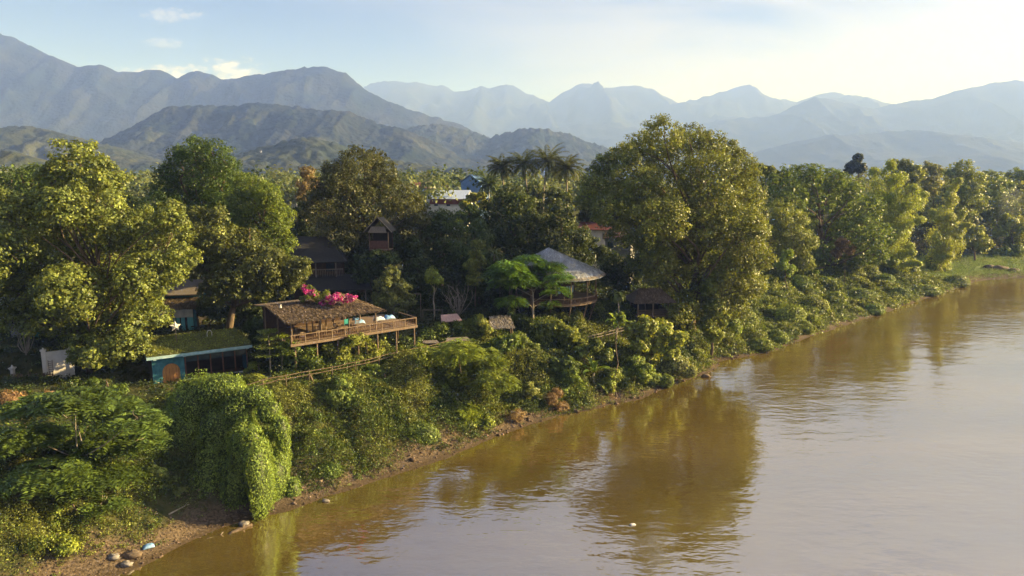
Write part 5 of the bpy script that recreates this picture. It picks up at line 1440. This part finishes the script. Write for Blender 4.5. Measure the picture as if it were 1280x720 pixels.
tl = thing('star_lantern', 'white star-shaped lantern on a wooden pole standing on the turf roof', 'lantern', local(e2, 2.9, 4.9, Hh + .25), an2)
MB().tube([(0, 0, 0), (0, 0, 1.5)], .05, 6).build('pole', M['wood'], tl)
sv, sf = [], []
for k in range(10):
    w = math.pi / 2 + k * math.pi / 5; q = .6 if k % 2 == 0 else .3
    sv.append((math.cos(w) * q, 0, 1.75 + math.sin(w) * q))
sv += [(0, -.22, 1.75), (0, .22, 1.75)]
for k in range(10): sf += [(k, (k + 1) % 10, 10), ((k + 1) % 10, k, 11)]
MB().add(sv, sf).build('paper_star', M['white_lamp'], tl)
tl2 = thing('arched_hoop', 'small pale wire hoop standing in the grass behind the star lantern', 'hoop', local(e2, 6.4, 5.6, Hh + .25), an2)
MB().tube([(-.25, 0, 0), (-.25, 0, .5), (-.12, 0, .75), (.12, 0, .75), (.25, 0, .5), (.25, 0, 0)], .035, 6).build('hoop', M['white_paint'], tl2)

# ---- blue house behind with curtains
rt = at(198, 424, 84.5); rt[2] = 8.0
e3 = thing('curtained_house', 'two-level blue house with pale awnings and blue curtains behind the turf roof', 'house', rt, R(12))
W3, zc = 4.6, at(238, 410, 84.5)[2] - 8.0
z1 = at(238, 397, 84.5)[2] - 8; z2 = at(238, 388, 84.5)[2] - 8; z3 = at(238, 372, 84.5)[2] - 8
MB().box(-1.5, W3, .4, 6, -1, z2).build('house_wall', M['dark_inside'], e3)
MB().box(W3 - .28, W3 + .02, .1, .39, -1, z2 + .3).build('corner_post', M['blue_paint'], e3)
MB().box(-1.4, -1.1, .1, .39, -1, z2 + .3).build('corner_post', M['blue_paint'], e3)
MB().box(1.9, 2.1, .2, .39, -1, z2).build('wall_post', M['pale_blue_paint'], e3)
for x0, x1 in ((-.9, 1.75), (2.15, W3 - .3)): MB().box(x0, x1, -.1, -.04, z1 - .1, z2 + .15).build('awning', M['awning'], e3)
for x0, x1 in ((2.2, 2.6), (2.75, 3.2), (3.5, 4.2)): MB().box(x0, x1, .3, .36, .2, z1 - .12).build('curtain', M['curtain'], e3)
mb = MB(); roof_slab(mb, [((-2.2, -.7, z2 + .25), (W3 + .5, -.7, z2 + .25), (W3 + .5, 2.0, z3 - .5), (-2.2, 2.0, z3 - .5))], .14)
rf3 = mb.build('thatched_roof', M['thatch'], e3)
strands('thatch', ((-2.2, -.7, z2 + .25), (W3 + .5, -.7, z2 + .25), (W3 + .5, 2.0, z3 - .5), (-2.2, 2.0, z3 - .5)), 1200, .5, (.13, .095, .06), rf3, rr)
MB().box(-1.5, W3 + .1, 2.1, 6, z2, z3 - .1).build('upper_wall', M['blue_paint'], e3)
mb = MB(); roof_slab(mb, [((-2.2, 1.6, z3), (W3 + .6, 1.6, z3), (W3 + .6, 6.5, z3 + 1.3), (-2.2, 6.5, z3 + 1.3))], .14); mb.build('upper_roof', M['grey_wood'], e3)

# ---- gate, post, fence and house at the far left
rt = at(75, 476, 70.5); rt[2] = tz(float(rt[0]), 70.5) - .3
e4 = thing('gate_wall', 'white rendered gate wall with two capped piers under the yellow-green tree', 'wall', rt, R(30))
hG = at(75, 437, 70.5)[2] - rt[2]
MB().box(-1.0, 1.0, .03, .17, 0, hG - .15).build('wall_panel', M['white_paint'], e4)
for sx_ in (-1, 1):
    pr = MB().box(sx_ * 1.2 - .2, sx_ * 1.2 + .2, -.1, .3, 0, hG).build('pier', M['white_paint'], e4)
    mb = MB(); mb.box(sx_ * 1.2 - .28, sx_ * 1.2 + .28, -.18, .38, hG + .002, hG + .12); mb.tube([(sx_ * 1.2, .1, hG + .12), (sx_ * 1.2, .1, hG + .32)], [.14, .05], 8); mb.build('pier_cap', M['white_paint'], pr)
mb = MB()
for k in range(6): mb.bar((-.86 + .0, -.02, 1.2 + k * .22), (-.5, -.02, 1.2 + k * .22), .04)
mb.bar((-.86, -.02, 1.1), (-.86, -.02, 2.45), .04); mb.bar((-.5, -.02, 1.1), (-.5, -.02, 2.45), .04)
mb.build('iron_grille', M['dark_wood'], e4)
rt = at(17, 474, 70); rt[2] = tz(float(rt[0]), 70.) - .3
o = thing('garden_post', 'lone white garden post with moulded cap at the left edge, behind the fence', 'post', rt)
hP = at(17, 462, 70)[2] - rt[2]
MB().box(-.15, .15, -.15, .15, 0, hP).build('shaft', M['white_paint'], o)
mb = MB(); mb.box(-.27, .27, -.27, .27, hP + .12, hP + .24); mb.box(-.2, .2, -.2, .2, hP + .002, hP + .12); mb.tube([(0, 0, hP + .24), (0, 0, hP + .34), (0, 0, hP + .5)], [.16, .13, .04], 8); mb.build('cap', M['white_paint'], o)
a0, a1 = at(-20, 478, 68.5), at(66, 466, 69.5)
rt = a0.copy(); rt[2] = tz(float(a0[0]), float(a0[1]))
o = thing('stick_fence', 'low brown stick fence in front of the white gate wall', 'fence', rt)
mb = MB(); dv = a1 - rt; 
for k in range(60):
    t = k / 59; q = dv * t; g0 = tz(float(rt[0] + q[0]), float(rt[1] + q[1])) - rt[2]
    mb.tube([(q[0], q[1], g0 - .2), (q[0] + rr.normal() * .05, q[1], g0 + .95 + rr.normal() * .1)], .045, 5)
mb.build('stick_screen', M['bark'], o)
mb = MB()
for hgt_ in (.35, .75):
    mb.tube([(dv[0] * t, dv[1] * t - .08, tz(float(rt[0] + dv[0] * t), float(rt[1] + dv[1] * t)) - rt[2] + hgt_) for t in np.linspace(0, 1, 9)], .05, 5)
mb.build('rail', M['bark'], o)
rt = at(-22, 468, 84); rt[2] = 8.2
e5 = thing('brown_house', 'brown-walled house with pale blue metal roof cut by the left edge', 'house', rt, R(10))
zt = at(0, 404, 84)[2] - 8.2; zr = at(0, 380, 84)[2] - 8.2
MB().box(-5, 2.6, 0, 7, -1, zt + .6).build('wall', M['red_wood'], e5)
mb = MB(); roof_slab(mb, [((-6, -.9, zt - .1), (3.4, -.9, zt - .1), (3.4, 4, zr + .9), (-6, 4, zr + .9)), ((3.4, 8, zt - .1), (-6, 8, zt - .1), (-6, 4, zr + .9), (3.4, 4, zr + .9))], .1); mb.build('roof', M['white_roof'], e5)
MB().box(-.9, .1, -.05, -.002, 0, 2.0).build('door', M['dark_wood'], e5)
rt = at(60, 468, 80); rt[2] = 8.0
e6 = thing('grey_shed', 'grey shed with green door half hidden behind the white gate wall', 'shed', rt, R(14))
MB().box(-3.4, 2.5, 0, 4, -1, 3.0).build('wall', M['grey_wall'], e6)
MB().box(-1.2, -.3, -.06, -.002, 0, 2.1).build('door', M['green_paint'], e6)
mb = MB(); roof_slab(mb, [((-3.8, -.5, 3.05), (2.9, -.5, 3.05), (2.9, 4.3, 3.9), (-3.8, 4.3, 3.9))], .08); mb.build('roof', M['shade_dark_roof'], e6)
rt = at(36, 470, 73); rt[2] = tz(float(rt[0]), 73.)
e = thing('bare_shrub', 'thin bare-branched frangipani-like shrub left of the white gate wall', 'shrub', rt)
mb = MB()
for k in range(12):
    a = rr.uniform(0, 6.3); pth = limb_path((0, 0, 0), (math.cos(a) * rr.uniform(.3, 1.8), math.sin(a) * .8, rr.uniform(2, 4.4)), rr, .1, 5); mb.tube(pth, list(np.linspace(.06, .02, 5)), 4)
mb.build('stem', M['pale_bark'], e)
P = rr.normal(size=(260, 3)) * [1.0, .6, .6] + [0, 0, 2.9]
leaves_mesh('foliage', P, rr.normal(size=P.shape) + [0, 0, .5], .26, tint(260, (.16, .17, .05), rr), M['leaf'], e, rng=rr)

# ---- dark two-storey house with porch
rt = at(408, 385, 99); rt[2] = 9.2
e7 = thing('dark_house', 'dark timber house with dark tiled roofs tinted for shade and upper porch behind the bougainvillea', 'house', rt, R(14))
zz = lambda py: at(410, py, 99)[2] - 9.2
MB().box(-4.5, 2.8, .8, 7, -1, zz(322)).build('wall', M['dark_wood'], e7)
mb = MB(); roof_slab(mb, [((-5, -1.6, zz(326)), (3.2, -1.6, zz(326)), (.2, 3, zz(298)), (-5, 3, zz(296))), ((3.2, -1.6, zz(326)), (3.2, 8, zz(326)), (.2, 3, zz(298)))], .14); mb.build('upper_roof', M['shade_dark_roof'], e7)
mb = MB(); roof_slab(mb, [((-3.0, -4.4, zz(357)), (6.6, -4.4, zz(357)), (5.2, -.2, zz(343)), (-3.0, -.2, zz(343)))], .14); mb.build('porch_roof', M['shade_dark_roof'], e7)
for xx in (-1.2, 1.6): MB().box(xx - .08, xx + .08, -1.2, -1.04, zz(345), zz(325)).build('post', M['grey_wood'], e7)
mb = MB(); mb.box(-3, 2.6, -1.25, -1.18, zz(336), zz(335));
for k in range(24): mb.box(-3 + k * .24, -2.95 + k * .24, -1.24, -1.19, zz(344), zz(336) - .002)
mb.build('balcony_rail', M['grey_wood'], e7)
for xx in (1.4, 3.4, 5.6): MB().tube([(xx, -4.1, -1.2), (xx, -4.1, zz(357))], .09, 6).build('porch_post', M['grey_wood'], e7)
MB().bar((1.4, -4.1, .9), (7.2, -4.1, .9), .09).build('porch_rail', M['grey_wood'], e7)
mb = MB(); mb.box(.2, 1.4, .72, .79, zz(340), zz(328)); mb.build('window', M['glass'], e7)

# ---- gabled tree hut
rt = at(474, 312, 98); gb = tz(float(rt[0]), 98.); zt0 = rt[2]; rt[2] = gb
e8 = thing('tree_hut', 'small bamboo hut with pointed gable perched on stilts among the dark trees', 'hut', rt, R(-4))
hz_ = lambda py: at(474, py, 98)[2] - gb
for sx_ in (-1, 1):
    for y in (0, 2.4): MB().tube([(sx_ * 1.4, y, -.3), (sx_ * 1.4, y, hz_(290))], .07, 6).build('stilt', M['dark_wood'], e8)
MB().box(-1.45, 1.45, -.1, 2.5, hz_(312) - .12, hz_(312)).build('floor', M['wood'], e8)
MB().box(-1.33, 1.33, -.06, -.01, hz_(311), hz_(301)).build('front_panel', M['red_wood'], e8)
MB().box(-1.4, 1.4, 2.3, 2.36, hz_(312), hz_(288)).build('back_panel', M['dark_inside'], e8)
mb = MB(); roof_slab(mb, [((-1.9, -.5, hz_(289)), (0, -.5, hz_(272)), (0, 2.9, hz_(272)), (-1.9, 2.9, hz_(289))), ((0, -.5, hz_(272)), (1.9, -.5, hz_(289)), (1.9, 2.9, hz_(289)), (0, 2.9, hz_(272)))], .1); mb.build('roof', M['shade_dark_roof'], e8)
mb = MB(); mb.bar((-2.05, -.56, hz_(290)), (.12, -.56, hz_(270)), .14); mb.bar((2.05, -.58, hz_(290)), (-.12, -.58, hz_(270)), .14); mb.build('bargeboard', M['grey_wood'], e8)
mb = MB(); roof_slab(mb, [((-1.35, -.75, hz_(290)), (1.35, -.75, hz_(290)), (1.0, -.3, hz_(283)), (-1.0, -.3, hz_(283)))], .08); mb.build('front_eave', M['grey_wood'], e8)
for sx_ in (-1, 1): MB().tube([(sx_ * 1.38, -.12, hz_(312)), (sx_ * 1.38, -.12, hz_(290))], .06, 6).build('post', M['wood'], e8)

# ---- silver thatched round pavilion
C9 = at(691, 372, 100); zf9 = C9[2]; gb = 8.0
rt = np.array([C9[0], 100., gb])
e9 = thing('round_pavilion', 'round stilted pavilion with wide silver-grey conical thatch roof', 'pavilion', rt)
fz9 = zf9 - gb; ez = at(684, 341, 100)[2] - gb; az = at(684, 310, 100)[2] - gb
Rr, Rf = 7.5, 6.6; NSEG = 36
def ring(r, z, n=NSEG): return [(math.cos(2 * math.pi * k / n) * r, math.sin(2 * math.pi * k / n) * r, z) for k in range(n)]
V = ring(Rr, ez) + [(x - .35, y, z) for x, y, z in ring(Rr * .5, ez + (az - ez) * .47)] + [(x - .7, y, z) for x, y, z in ring(.12, az)] + ring(Rr - .05, ez - .28) + ring(Rr * .5, ez + (az - ez) * .47 - .3)
Fc = []
for k in range(NSEG):
    k2 = (k + 1) % NSEG
    Fc += [(k, k2, NSEG + k2, NSEG + k), (NSEG + k, NSEG + k2, 2 * NSEG + k2, 2 * NSEG + k), (3 * NSEG + k, 3 * NSEG + k2, k2, k), (4 * NSEG + k, 4 * NSEG + k2, 3 * NSEG + k2, 3 * NSEG + k)]
Fc += [tuple(range(2 * NSEG, 3 * NSEG)), tuple(range(5 * NSEG - 1, 4 * NSEG - 1, -1))]
rf9 = MB().add(V, Fc).build('conical_roof', M['grey_thatch'], e9)
n = 9000; aa = rr.uniform(0, 6.283, n); q = np.sqrt(rr.random(n)); q[:1200] = 1 + rr.normal(size=1200) * .008
zq = ez + (az - ez) * (1 - q)
P = np.stack([np.cos(aa) * Rr * q - .7 * (1 - q).clip(0), np.sin(aa) * Rr * q, zq + .05 + rr.random(n) * .05], 1)
sl_ = unit(np.stack([np.cos(aa) * Rr, np.sin(aa) * Rr, np.full(n, ez - az)], 1)); nn = unit(np.stack([np.cos(aa) * (az - ez), np.sin(aa) * (az - ez), np.full(n, Rr)], 1))
cc = np.tile(np.array([.42, .43, .45]), (n, 1)) * np.exp(rr.normal(0, .2, (n, 1))); cc[:1200] = np.array([.4, .34, .26]) * np.exp(rr.normal(0, .2, (1200, 1)))
leaves_mesh('thatch', P, nn + rr.normal(size=P.shape) * .18, .55 * rr.uniform(.6, 1.3, n), cc, M['straw'], rf9, .2, T=sl_ + rr.normal(size=P.shape) * .12, fold=.02, rng=rr)
V = ring(Rf, fz9 - .18) + ring(Rf, fz9)
MB().add(V, [(k, (k + 1) % NSEG, NSEG + (k + 1) % NSEG, NSEG + k) for k in range(NSEG)] + [tuple(range(NSEG - 1, -1, -1)), tuple(range(NSEG, 2 * NSEG))]).build('floor', M['plank'], e9)
for k in range(14):
    w = 2 * math.pi * k / 14 + .12; x, y = math.cos(w) * (Rf - .15), math.sin(w) * (Rf - .15)
    MB().tube([(x, y, fz9), (x, y, ez - .05)], .09, 6).build('post', M['wood'], e9)
    g0 = tz(float(rt[0] + x * .9), float(rt[1] + y * .9)) - gb - .4
    MB().tube([(x * .82, y * .82, g0), (x * 1.0, y * 1.0, fz9 - .18)], .09, 6).build('strut', M['wood'], e9)
mb = MB()
for hgt_ in (.1, .85): mb.tube(ring(Rf - .08, fz9 + hgt_, 40) + ring(Rf - .08, fz9 + hgt_, 40)[:1], .05, 5)
rl = mb.build('railing', M['wood'], e9)
mb = MB()
for k in range(110):
    w = 2 * math.pi * k / 110; x, y = math.cos(w) * (Rf - .08), math.sin(w) * (Rf - .08); mb.bar((x, y, fz9 + .1), (x + rr.normal() * .02, y, fz9 + .85), .05, 4)
mb.build('baluster_screen', M['red_wood'], rl)
V = ring(3.2, fz9) + ring(3.2, ez + .8)
MB().add(V, [(k, (k + 1) % NSEG, NSEG + (k + 1) % NSEG, NSEG + k) for k in range(NSEG)]).build('inner_wall', M['dark_wood'], e9)
for k in range(5):
    w = -1.35 + k * .2; x, y = math.cos(w) * 3.24, math.sin(w) * 3.24
    wn = MB().box(-.2, .2, -.03, .03, 0, 1.0).build('window', M['pale_blue_paint'], e9, (x, y, fz9 + 1.1)); wn.rotation_euler.z = w + math.pi / 2
q0 = table('dining_table', 'small dining table at the rail inside the round pavilion', (rt[0] + 2.6, rt[1] - 5.0, rt[2] + fz9), .5)
for lab, x, y, a in (('chair left of the table inside the round pavilion', 1.5, -5.2, 1.2), ('chair right of the table inside the round pavilion', 3.7, -4.4, -1.4)): copy_tree(c0, (rt[0] + x, rt[1] + y, rt[2] + fz9), a, label=lab, group='chairs in the round pavilion')

# ---- small thatched hut by the big tree
rt = at(812, 392, 102); zf_ = rt[2]; gb = tz(float(rt[0]), 102.); rt[2] = gb - .3
e10 = thing('thatched_hut', 'small brown thatched lookout hut on stilts beneath the largest tree', 'hut', rt, R(8))
f10 = zf_ - rt[2]; e10z = at(812, 374, 102)[2] - rt[2]; t10 = at(812, 361, 102)[2] - rt[2]
MB().box(-2.5, 2.5, -1.6, 2.2, f10 - .14, f10).build('floor', M['plank'], e10)
for x in (-2.35, 0, 2.35):
    for y in (-1.45, 2.05):
        MB().tube([(x, y, -.3), (x, y, f10 - .14)], .1, 6).build('stilt', M['dark_wood'], e10)
        MB().tube([(x, y, f10), (x, y, e10z)], .1, 6).build('post', M['wood'], e10)
MB().box(2.42, 2.48, -1.4, 2.0, f10 + .01, f10 + .9).build('side_panel', M['wood'], e10)
mb = MB()
for hgt_ in (.3, .55, .85): mb.bar((-2.4, -1.5, f10 + hgt_), (2.4, -1.5, f10 + hgt_), .09)
mb.build('railing', M['wood'], e10)
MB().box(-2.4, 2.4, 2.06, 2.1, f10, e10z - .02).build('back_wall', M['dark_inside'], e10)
q = [(-3.2, -2.2, e10z - .1), (3.2, -2.2, e10z - .1), (1.6, .4, t10), (-1.8, .4, t10)]
mb = MB(); roof_slab(mb, [q, ((3.2, -2.2, e10z - .1), (3.2, 2.9, e10z - .1), (1.6, .4, t10)), ((3.2, 2.9, e10z - .1), (-3.2, 2.9, e10z - .1), (-1.8, .4, t10), (1.6, .4, t10)), ((-3.2, 2.9, e10z - .1), (-3.2, -2.2, e10z - .1), (-1.8, .4, t10))], .14)
rf10 = mb.build('thatched_roof', M['thatch'], e10)
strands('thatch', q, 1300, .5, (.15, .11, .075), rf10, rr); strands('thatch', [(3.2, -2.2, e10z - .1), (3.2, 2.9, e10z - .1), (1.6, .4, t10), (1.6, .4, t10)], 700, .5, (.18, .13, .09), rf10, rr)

# ---- little shelters on the slope
def shelter(name, lab, px, py, d, w, dp, drop, rise, m, ang_, posts='wood', thatchcol=None, deck=None):
    p0 = at(px, py, d); gb = tz(float(p0[0]), d); hgt_ = p0[2] - gb
    e = thing(name, lab, 'shelter', (p0[0], d, gb), ang_)
    q = [(-w / 2, -dp / 2, hgt_ - drop), (w / 2, -dp / 2, hgt_ - drop), (w / 2 - .3, dp / 2, hgt_ + rise), (-w / 2 + .3, dp / 2, hgt_ + rise)]
    mb = MB(); roof_slab(mb, [q], .1); rf = mb.build('roof', M[m], e)
    if thatchcol: strands('thatch', q, 700, .45, thatchcol, rf, rr)
    for x in (-w / 2 + .3, w / 2 - .3):
        for y in (-dp / 2 + .3, dp / 2 - .3): MB().tube([(x, y, -.3), (x, y, hgt_ - drop + (rise + drop) * (y / dp + .5) - .1)], .06, 6).build('post', M[posts], e)
    if deck: MB().box(-w / 2, w / 2, -dp / 2, dp / 2, hgt_ - deck - .1, hgt_ - deck).build('platform', M['plank'], e)
    return e


shelter('thatch_shelter', 'little grey thatch shelter on posts left of the round pavilion', 626, 403, 88, 3.4, 2.2, .5, .6, 'thatch', R(8), thatchcol=(.32, .27, .22), deck=2.1)
shelter('roof_panel', 'tilted pinkish metal roof panel in the greenery right of the deck', 563, 397, 89, 2.9, 1.2, .35, .35, 'pink_roof', R(24))
shelter('plank_platform', 'low grey plank platform among shrubs below the pink roof panel', 572, 424, 84, 3.2, .9, .12, .15, 'grey_wood', R(14))
shelter('plank_bench', 'short weathered plank platform left of the larger one below the pink roof panel', 538, 427, 83, 2.2, .7, .1, .1, 'grey_wood', R(10))
for lab, a_, b_, d, m in [('pale timber rail on posts behind the far end of the deck', (508, 367), (526, 366), 94, 'grey_wood'), ('pale horizontal rail crossing the young bare-stemmed tree', (528, 387), (553, 383), 94, 'grey_wood')]:
    p0, p1 = at(*a_, d), at(*b_, d); gb = tz(float(p0[0]), d)
    o = thing('garden_rail', lab, 'rail', (p0[0], d, gb)); h0 = p0[2] - gb
    MB().box(0, p1[0] - p0[0], -.05, .05, h0 - .1, h0).build('rail', M['grey_wood'], o)
    for x in (.05, p1[0] - p0[0] - .05): MB().tube([(x, 0, -.3), (x, 0, h0 - .1)], .05, 6).build('post', M['grey_wood'], o)

# ---- bamboo fence along the path
pts = [on_bank(px, 12.0) for px in (292, 330, 370, 410, 450, 490, 530, 560)]
rt = np.array([pts[0][0], pts[0][1], tz(*pts[0])])
o = thing('bamboo_fence', 'long low bamboo rail fence along the path below the timber deck', 'fence', rt)
W = np.array([(x, y, tz(x, y)) for x, y in pts]) - rt
tt = np.linspace(0, 1, 29); PW = np.stack([np.interp(tt, np.linspace(0, 1, len(W)), W[:, k]) for k in range(3)], 1)
for hgt_ in (.95, 1.3): MB().tube([p + [0, 0, hgt_ + rr.normal() * .03] for p in PW], .045, 6).build('rail', M['bark'], o)
for k in range(0, 29, 3): MB().tube([PW[k] - [0, 0, .3], PW[k] + [0, 0, 1.45]], .055, 6).build('post', M['bark'], o)
pts = [on_bank(px, 8.5) for px in (735, 765, 800)]
rt = np.array([pts[0][0], pts[0][1], tz(*pts[0])])
o = thing('bamboo_fence', 'short grey bamboo fence above the banana plant', 'fence', rt)
W = np.array([(x, y, tz(x, y)) for x, y in pts]) - rt
for hgt_ in (.7, 1.1): MB().tube([p + [0, 0, hgt_ + .9] for p in W], .06, 6).build('rail', M['grey_wood'], o)
for t in np.linspace(0, 1, 14):
    p = np.array([np.interp(t, [0, .5, 1], W[:, k]) for k in range(3)]); MB().tube([p - [0, 0, .3], p + [0, 0, 2.1]], .05, 5).build('post', M['grey_wood'], o)

# ---- village houses beyond the trees
def house(name, lab, px, pyr, pye, d, w, dp, roofm, wallm, ang_, gable=True, fascia=None, hw=3.0):
    p0 = at(px, pye, d); ze = p0[2]; zr_ = at(px, pyr, d)[2]; gb = ze - hw
    gb = min(gb, tz(float(p0[0]), d))
    e = thing(name, lab, 'house', (p0[0], d, gb), ang_)
    h = ze - gb; r_ = zr_ - gb
    mb = MB(); mb.box(-w / 2 + .4, w / 2 - .4, .4, dp - .4, -.5, h - .02)
    if gable: mb.add([(-w / 2 + .4, .4, h - .02), (-w / 2 + .4, dp - .4, h - .02), (-w / 2 + .4, dp / 2, r_ - .25), (w / 2 - .4, .4, h - .02), (w / 2 - .4, dp - .4, h - .02), (w / 2 - .4, dp / 2, r_ - .25)], [(0, 2, 1), (3, 4, 5)])
    mb.build('wall', M[wallm], e)
    mb = MB()
    roof_slab(mb, [((-w / 2, 0, h), (w / 2, 0, h), (w / 2, dp / 2, r_), (-w / 2, dp / 2, r_)), ((w / 2, dp, h), (-w / 2, dp, h), (-w / 2, dp / 2, r_), (w / 2, dp / 2, r_))], .12); mb.build('roof', M[roofm], e)
    if fascia: MB().box(-w / 2, w / 2, -.12, -.003, h - fascia, h + .05).build('fascia', M['red_roof'], e)
    mb = None
    k = max(2, int(w / 3))
    for i_ in range(k):
        x = -w / 2 + (i_ + .5) * w / k; f_ = MB().box(x - .5, x + .5, .33, .398, h - 1.9, h - .8).build('window', M['glass'], e); MB().box(x - .58, x + .58, .32, .4, h - 2.0, h - 1.903).build('sill', M['white_paint'], f_)
    return e


house('market_hall', 'large building with pale blue-white metal roof and red fascia beyond the dark trees', 560, 238, 249, 190, 10.4, 13, 'white_roof', 'white_paint', R(-6), fascia=1.4, hw=5)
house('village_house', 'bright blue gabled house left of the coconut palms', 608, 218, 228, 215, 6.5, 8, 'blue_roof', 'blue_roof', R(62), hw=4)
house('village_house', 'little red-roofed white house beyond the brownish tree', 526, 228, 233, 240, 6.0, 6, 'red_roof', 'white_paint', R(20), hw=3)
house('village_house', 'small grey-roofed house behind the white roof, left of the small round tree', 553, 230, 237, 232, 6.0, 7, 'grey_wood', 'grey_wall', R(8), hw=3)
house('village_house', 'low brown-roofed house with a white gable right behind the white roof', 545, 234, 239, 215, 5.0, 5, 'red_wood', 'white_paint', R(55), hw=3)
house('village_house', 'house with dull red roof and white walls between the palms and the largest tree', 745, 279, 287, 136, 7.2, 8, 'red_roof', 'white_paint', R(-12), hw=3.2)
house('village_house', 'grey-walled house with brown-red roof in front of the other red-roofed house', 772, 291, 298, 126, 5.6, 6, 'red_wood', 'grey_wall', R(-18), hw=3.4)
house('village_house', 'pale house with grey-blue roof seen over the bright rounded tree', 362, 231, 233, 260, 5.0, 4, 'white_roof', 'white_paint', R(10), hw=3)
house('village_house', 'tiny white house with red roof seen above the bright rounded tree', 352, 221, 224, 300, 2.6, 3, 'red_roof', 'white_paint', R(30), hw=4)
house('blue_shed', 'small shed with deep blue roof on the far bank beyond the bamboo', 1238, 285, 289, 250, 4.6, 4, 'blue_roof', 'dark_wood', R(35), hw=2.6)
house('blue_shed', 'lower blue-roofed lean-to in front of the other blue-roofed shed', 1246, 294, 297, 240, 3.6, 3.4, 'blue_roof', 'dark_wood', R(35), hw=2.4)

# ---- radio tower on the hill
yT = 1190; xT = (335 - 640) / F * yT * 1.01
zT = hill_z('tower_hill', xT, yT)
o = thing('radio_tower', 'red and white lattice radio tower on the wooded hill', 'tower', (xT, yT, zT - 1))
hT = at(335, 190, yT)[2] - zT + 3
mb = MB()
for sx_, sy_ in ((-1, -1), (1, -1), (1, 1), (-1, 1)): mb.tube([(sx_ * 2, sy_ * 2, 0), (sx_ * .6, sy_ * .6, hT)], [.3, .2], 5)
for k in range(9):
    t, t2 = k / 9, (k + 1) / 9; w, w2 = 2 - 1.4 * t, 2 - 1.4 * t2
    for sg in (-1, 1):
        mb.bar((-w * sg, -w, hT * t), (w2 * sg, -w2, hT * t2), .2, 4); mb.bar((w, -w * sg, hT * t), (w2, w2 * sg, hT * t2), .2, 4)
mb.build('lattice_mast', M['lattice'], o)
MB().box(-1.3, 1.3, -1.3, 1.3, hT * .82, hT * .98).build('antenna_drum', M['white_paint'], o)
MB().box(-1.0, 1.0, -1.0, 1.0, hT * .98 + .01, hT * 1.06).build('red_band', M['red_roof'], o)

# ---- driftwood, boulders, rubbish, floating scrap
for lab, a_, b_, r_, m in [('pale driftwood branch lying across the pebble beach', (212, 657), (238, 645), .07, 'driftwood'), ('white driftwood log at the water edge left of the creeper mound', (258, 668), (284, 660), .1, 'driftwood'),
                           ('dark drifted trunk stuck under the creeper mound at the waterline', (286, 662), (315, 652), .22, 'bark')]:
    p0, p1 = gz(*a_, .35), gz(*b_, .35)
    p0[2] = tz(float(p0[0]), float(p0[1])) + r_; p1[2] = tz(float(p1[0]), float(p1[1])) + r_ * 1.6
    pth = [q - p0 for q in limb_path(p0, p1, rr, .06, 6)]
    mb = MB(); mb.tube(pth, list(np.linspace(r_, r_ * .45, 6)), 7); mb.tube([pth[3], pth[3] + np.array([.25, .1, .3])], [r_ * .5, r_ * .2], 5)
    o = mb.build('driftwood', M[m], None, p0, True); tag(o, lab, 'driftwood')


def boulder(lab, px, py, r_, seed, m='rock', z=.2):
    q = np.random.default_rng(seed); p0 = gz(px, py, z); p0[2] = max(tz(float(p0[0]), float(p0[1])), 0) + r_ * .25
    u, v = np.meshgrid(np.linspace(0, 2 * math.pi, 17)[:-1], np.linspace(.05, math.pi - .05, 10))
    d = np.stack([np.cos(u) * np.sin(v), np.sin(u) * np.sin(v), np.cos(v)], -1).reshape(-1, 3)
    am = .55 + .9 * fbm(d[:, 0] * 2.1 + seed, d[:, 1] * 2.1 + d[:, 2] * 1.7, 4, seed)
    k = np.arange(160).reshape(10, 16); k2 = np.roll(k, -1, 1)
    F1 = np.stack([k[:-1].ravel(), k[1:].ravel(), k2[1:].ravel(), k2[:-1].ravel()], 1)
    o = mesh_np('boulder', d * r_ * am[:, None] * np.array([1.3, .9, .6]), F1, M[m], loc=p0)
    return tag(o, lab, 'rock')


boulder('left pale boulder of a pair at the water edge in the bottom left', 143, 703, .34, 1)
boulder('right pale boulder of a pair at the water edge in the bottom left', 158, 706, .36, 2)
boulder('dark flat rock on the beach just above the pair of pale boulders', 166, 697, .5, 3, 'bark')
boulder('grey rock half under the foot of the creeper mound', 305, 653, .35, 4)
boulder('pale stone at the water edge right of the creeper mound', 407, 624, .25, 5)
boulder('long dark rock at the water edge of the grass flat', 1250, 342, 1.6, 6, 'bark')
boulder('dark rock at the left end of the grass flat edge', 1236, 341, 1.2, 7, 'bark')
boulder('low dark rock right of the long one by the grass flat', 1266, 343, 1.1, 9, 'bark')
boulder('half-sunk dark rock in the water off the point of the cove', 882, 471, .45, 8, 'bark', 0)
p0 = gz(185, 678, .8); p0[2] = tz(float(p0[0]), float(p0[1])) + .02
cloth('plastic_bag', 'crumpled blue plastic sheet on the pebble beach', 'plastic sheet', p0, .6, .8, .55, .25, 'tarp_blue', 11)
p0 = gz(791, 656, .0); p0[2] = .005
cloth('floating_scrap', 'small white scrap floating alone on the brown river', 'debris', p0, .3, .45, .3, .1, 'white_paint', 12)

# ---- thin smoke drifting from the far bank
sm = bpy.data.materials.new('wood_smoke'); nt, ns, lk = nodes_of(sm)
out = N(nt, 'ShaderNodeOutputMaterial'); pv = N(nt, 'ShaderNodeVolumePrincipled'); pv.inputs['Color'].default_value = (.9, .93, 1, 1); pv.inputs['Density'].default_value = .012; pv.inputs['Density Attribute'].default_value = ''
lk.new(pv.outputs[0], out.inputs['Volume']); sm.cycles.homogeneous_volume = True
p0 = at(1252, 285, 228); p1 = at(1266, 235, 232)
pth = [q for q in limb_path(p0, p1, np.random.default_rng(2), .1, 8)]
o = MB().tube(pth, [.8, 1.8, 2.6, 3.2, 3.6, 3.6, 3.0, 1.2], 14).build('smoke', sm, None, None, True); tag(o, kind='stuff')
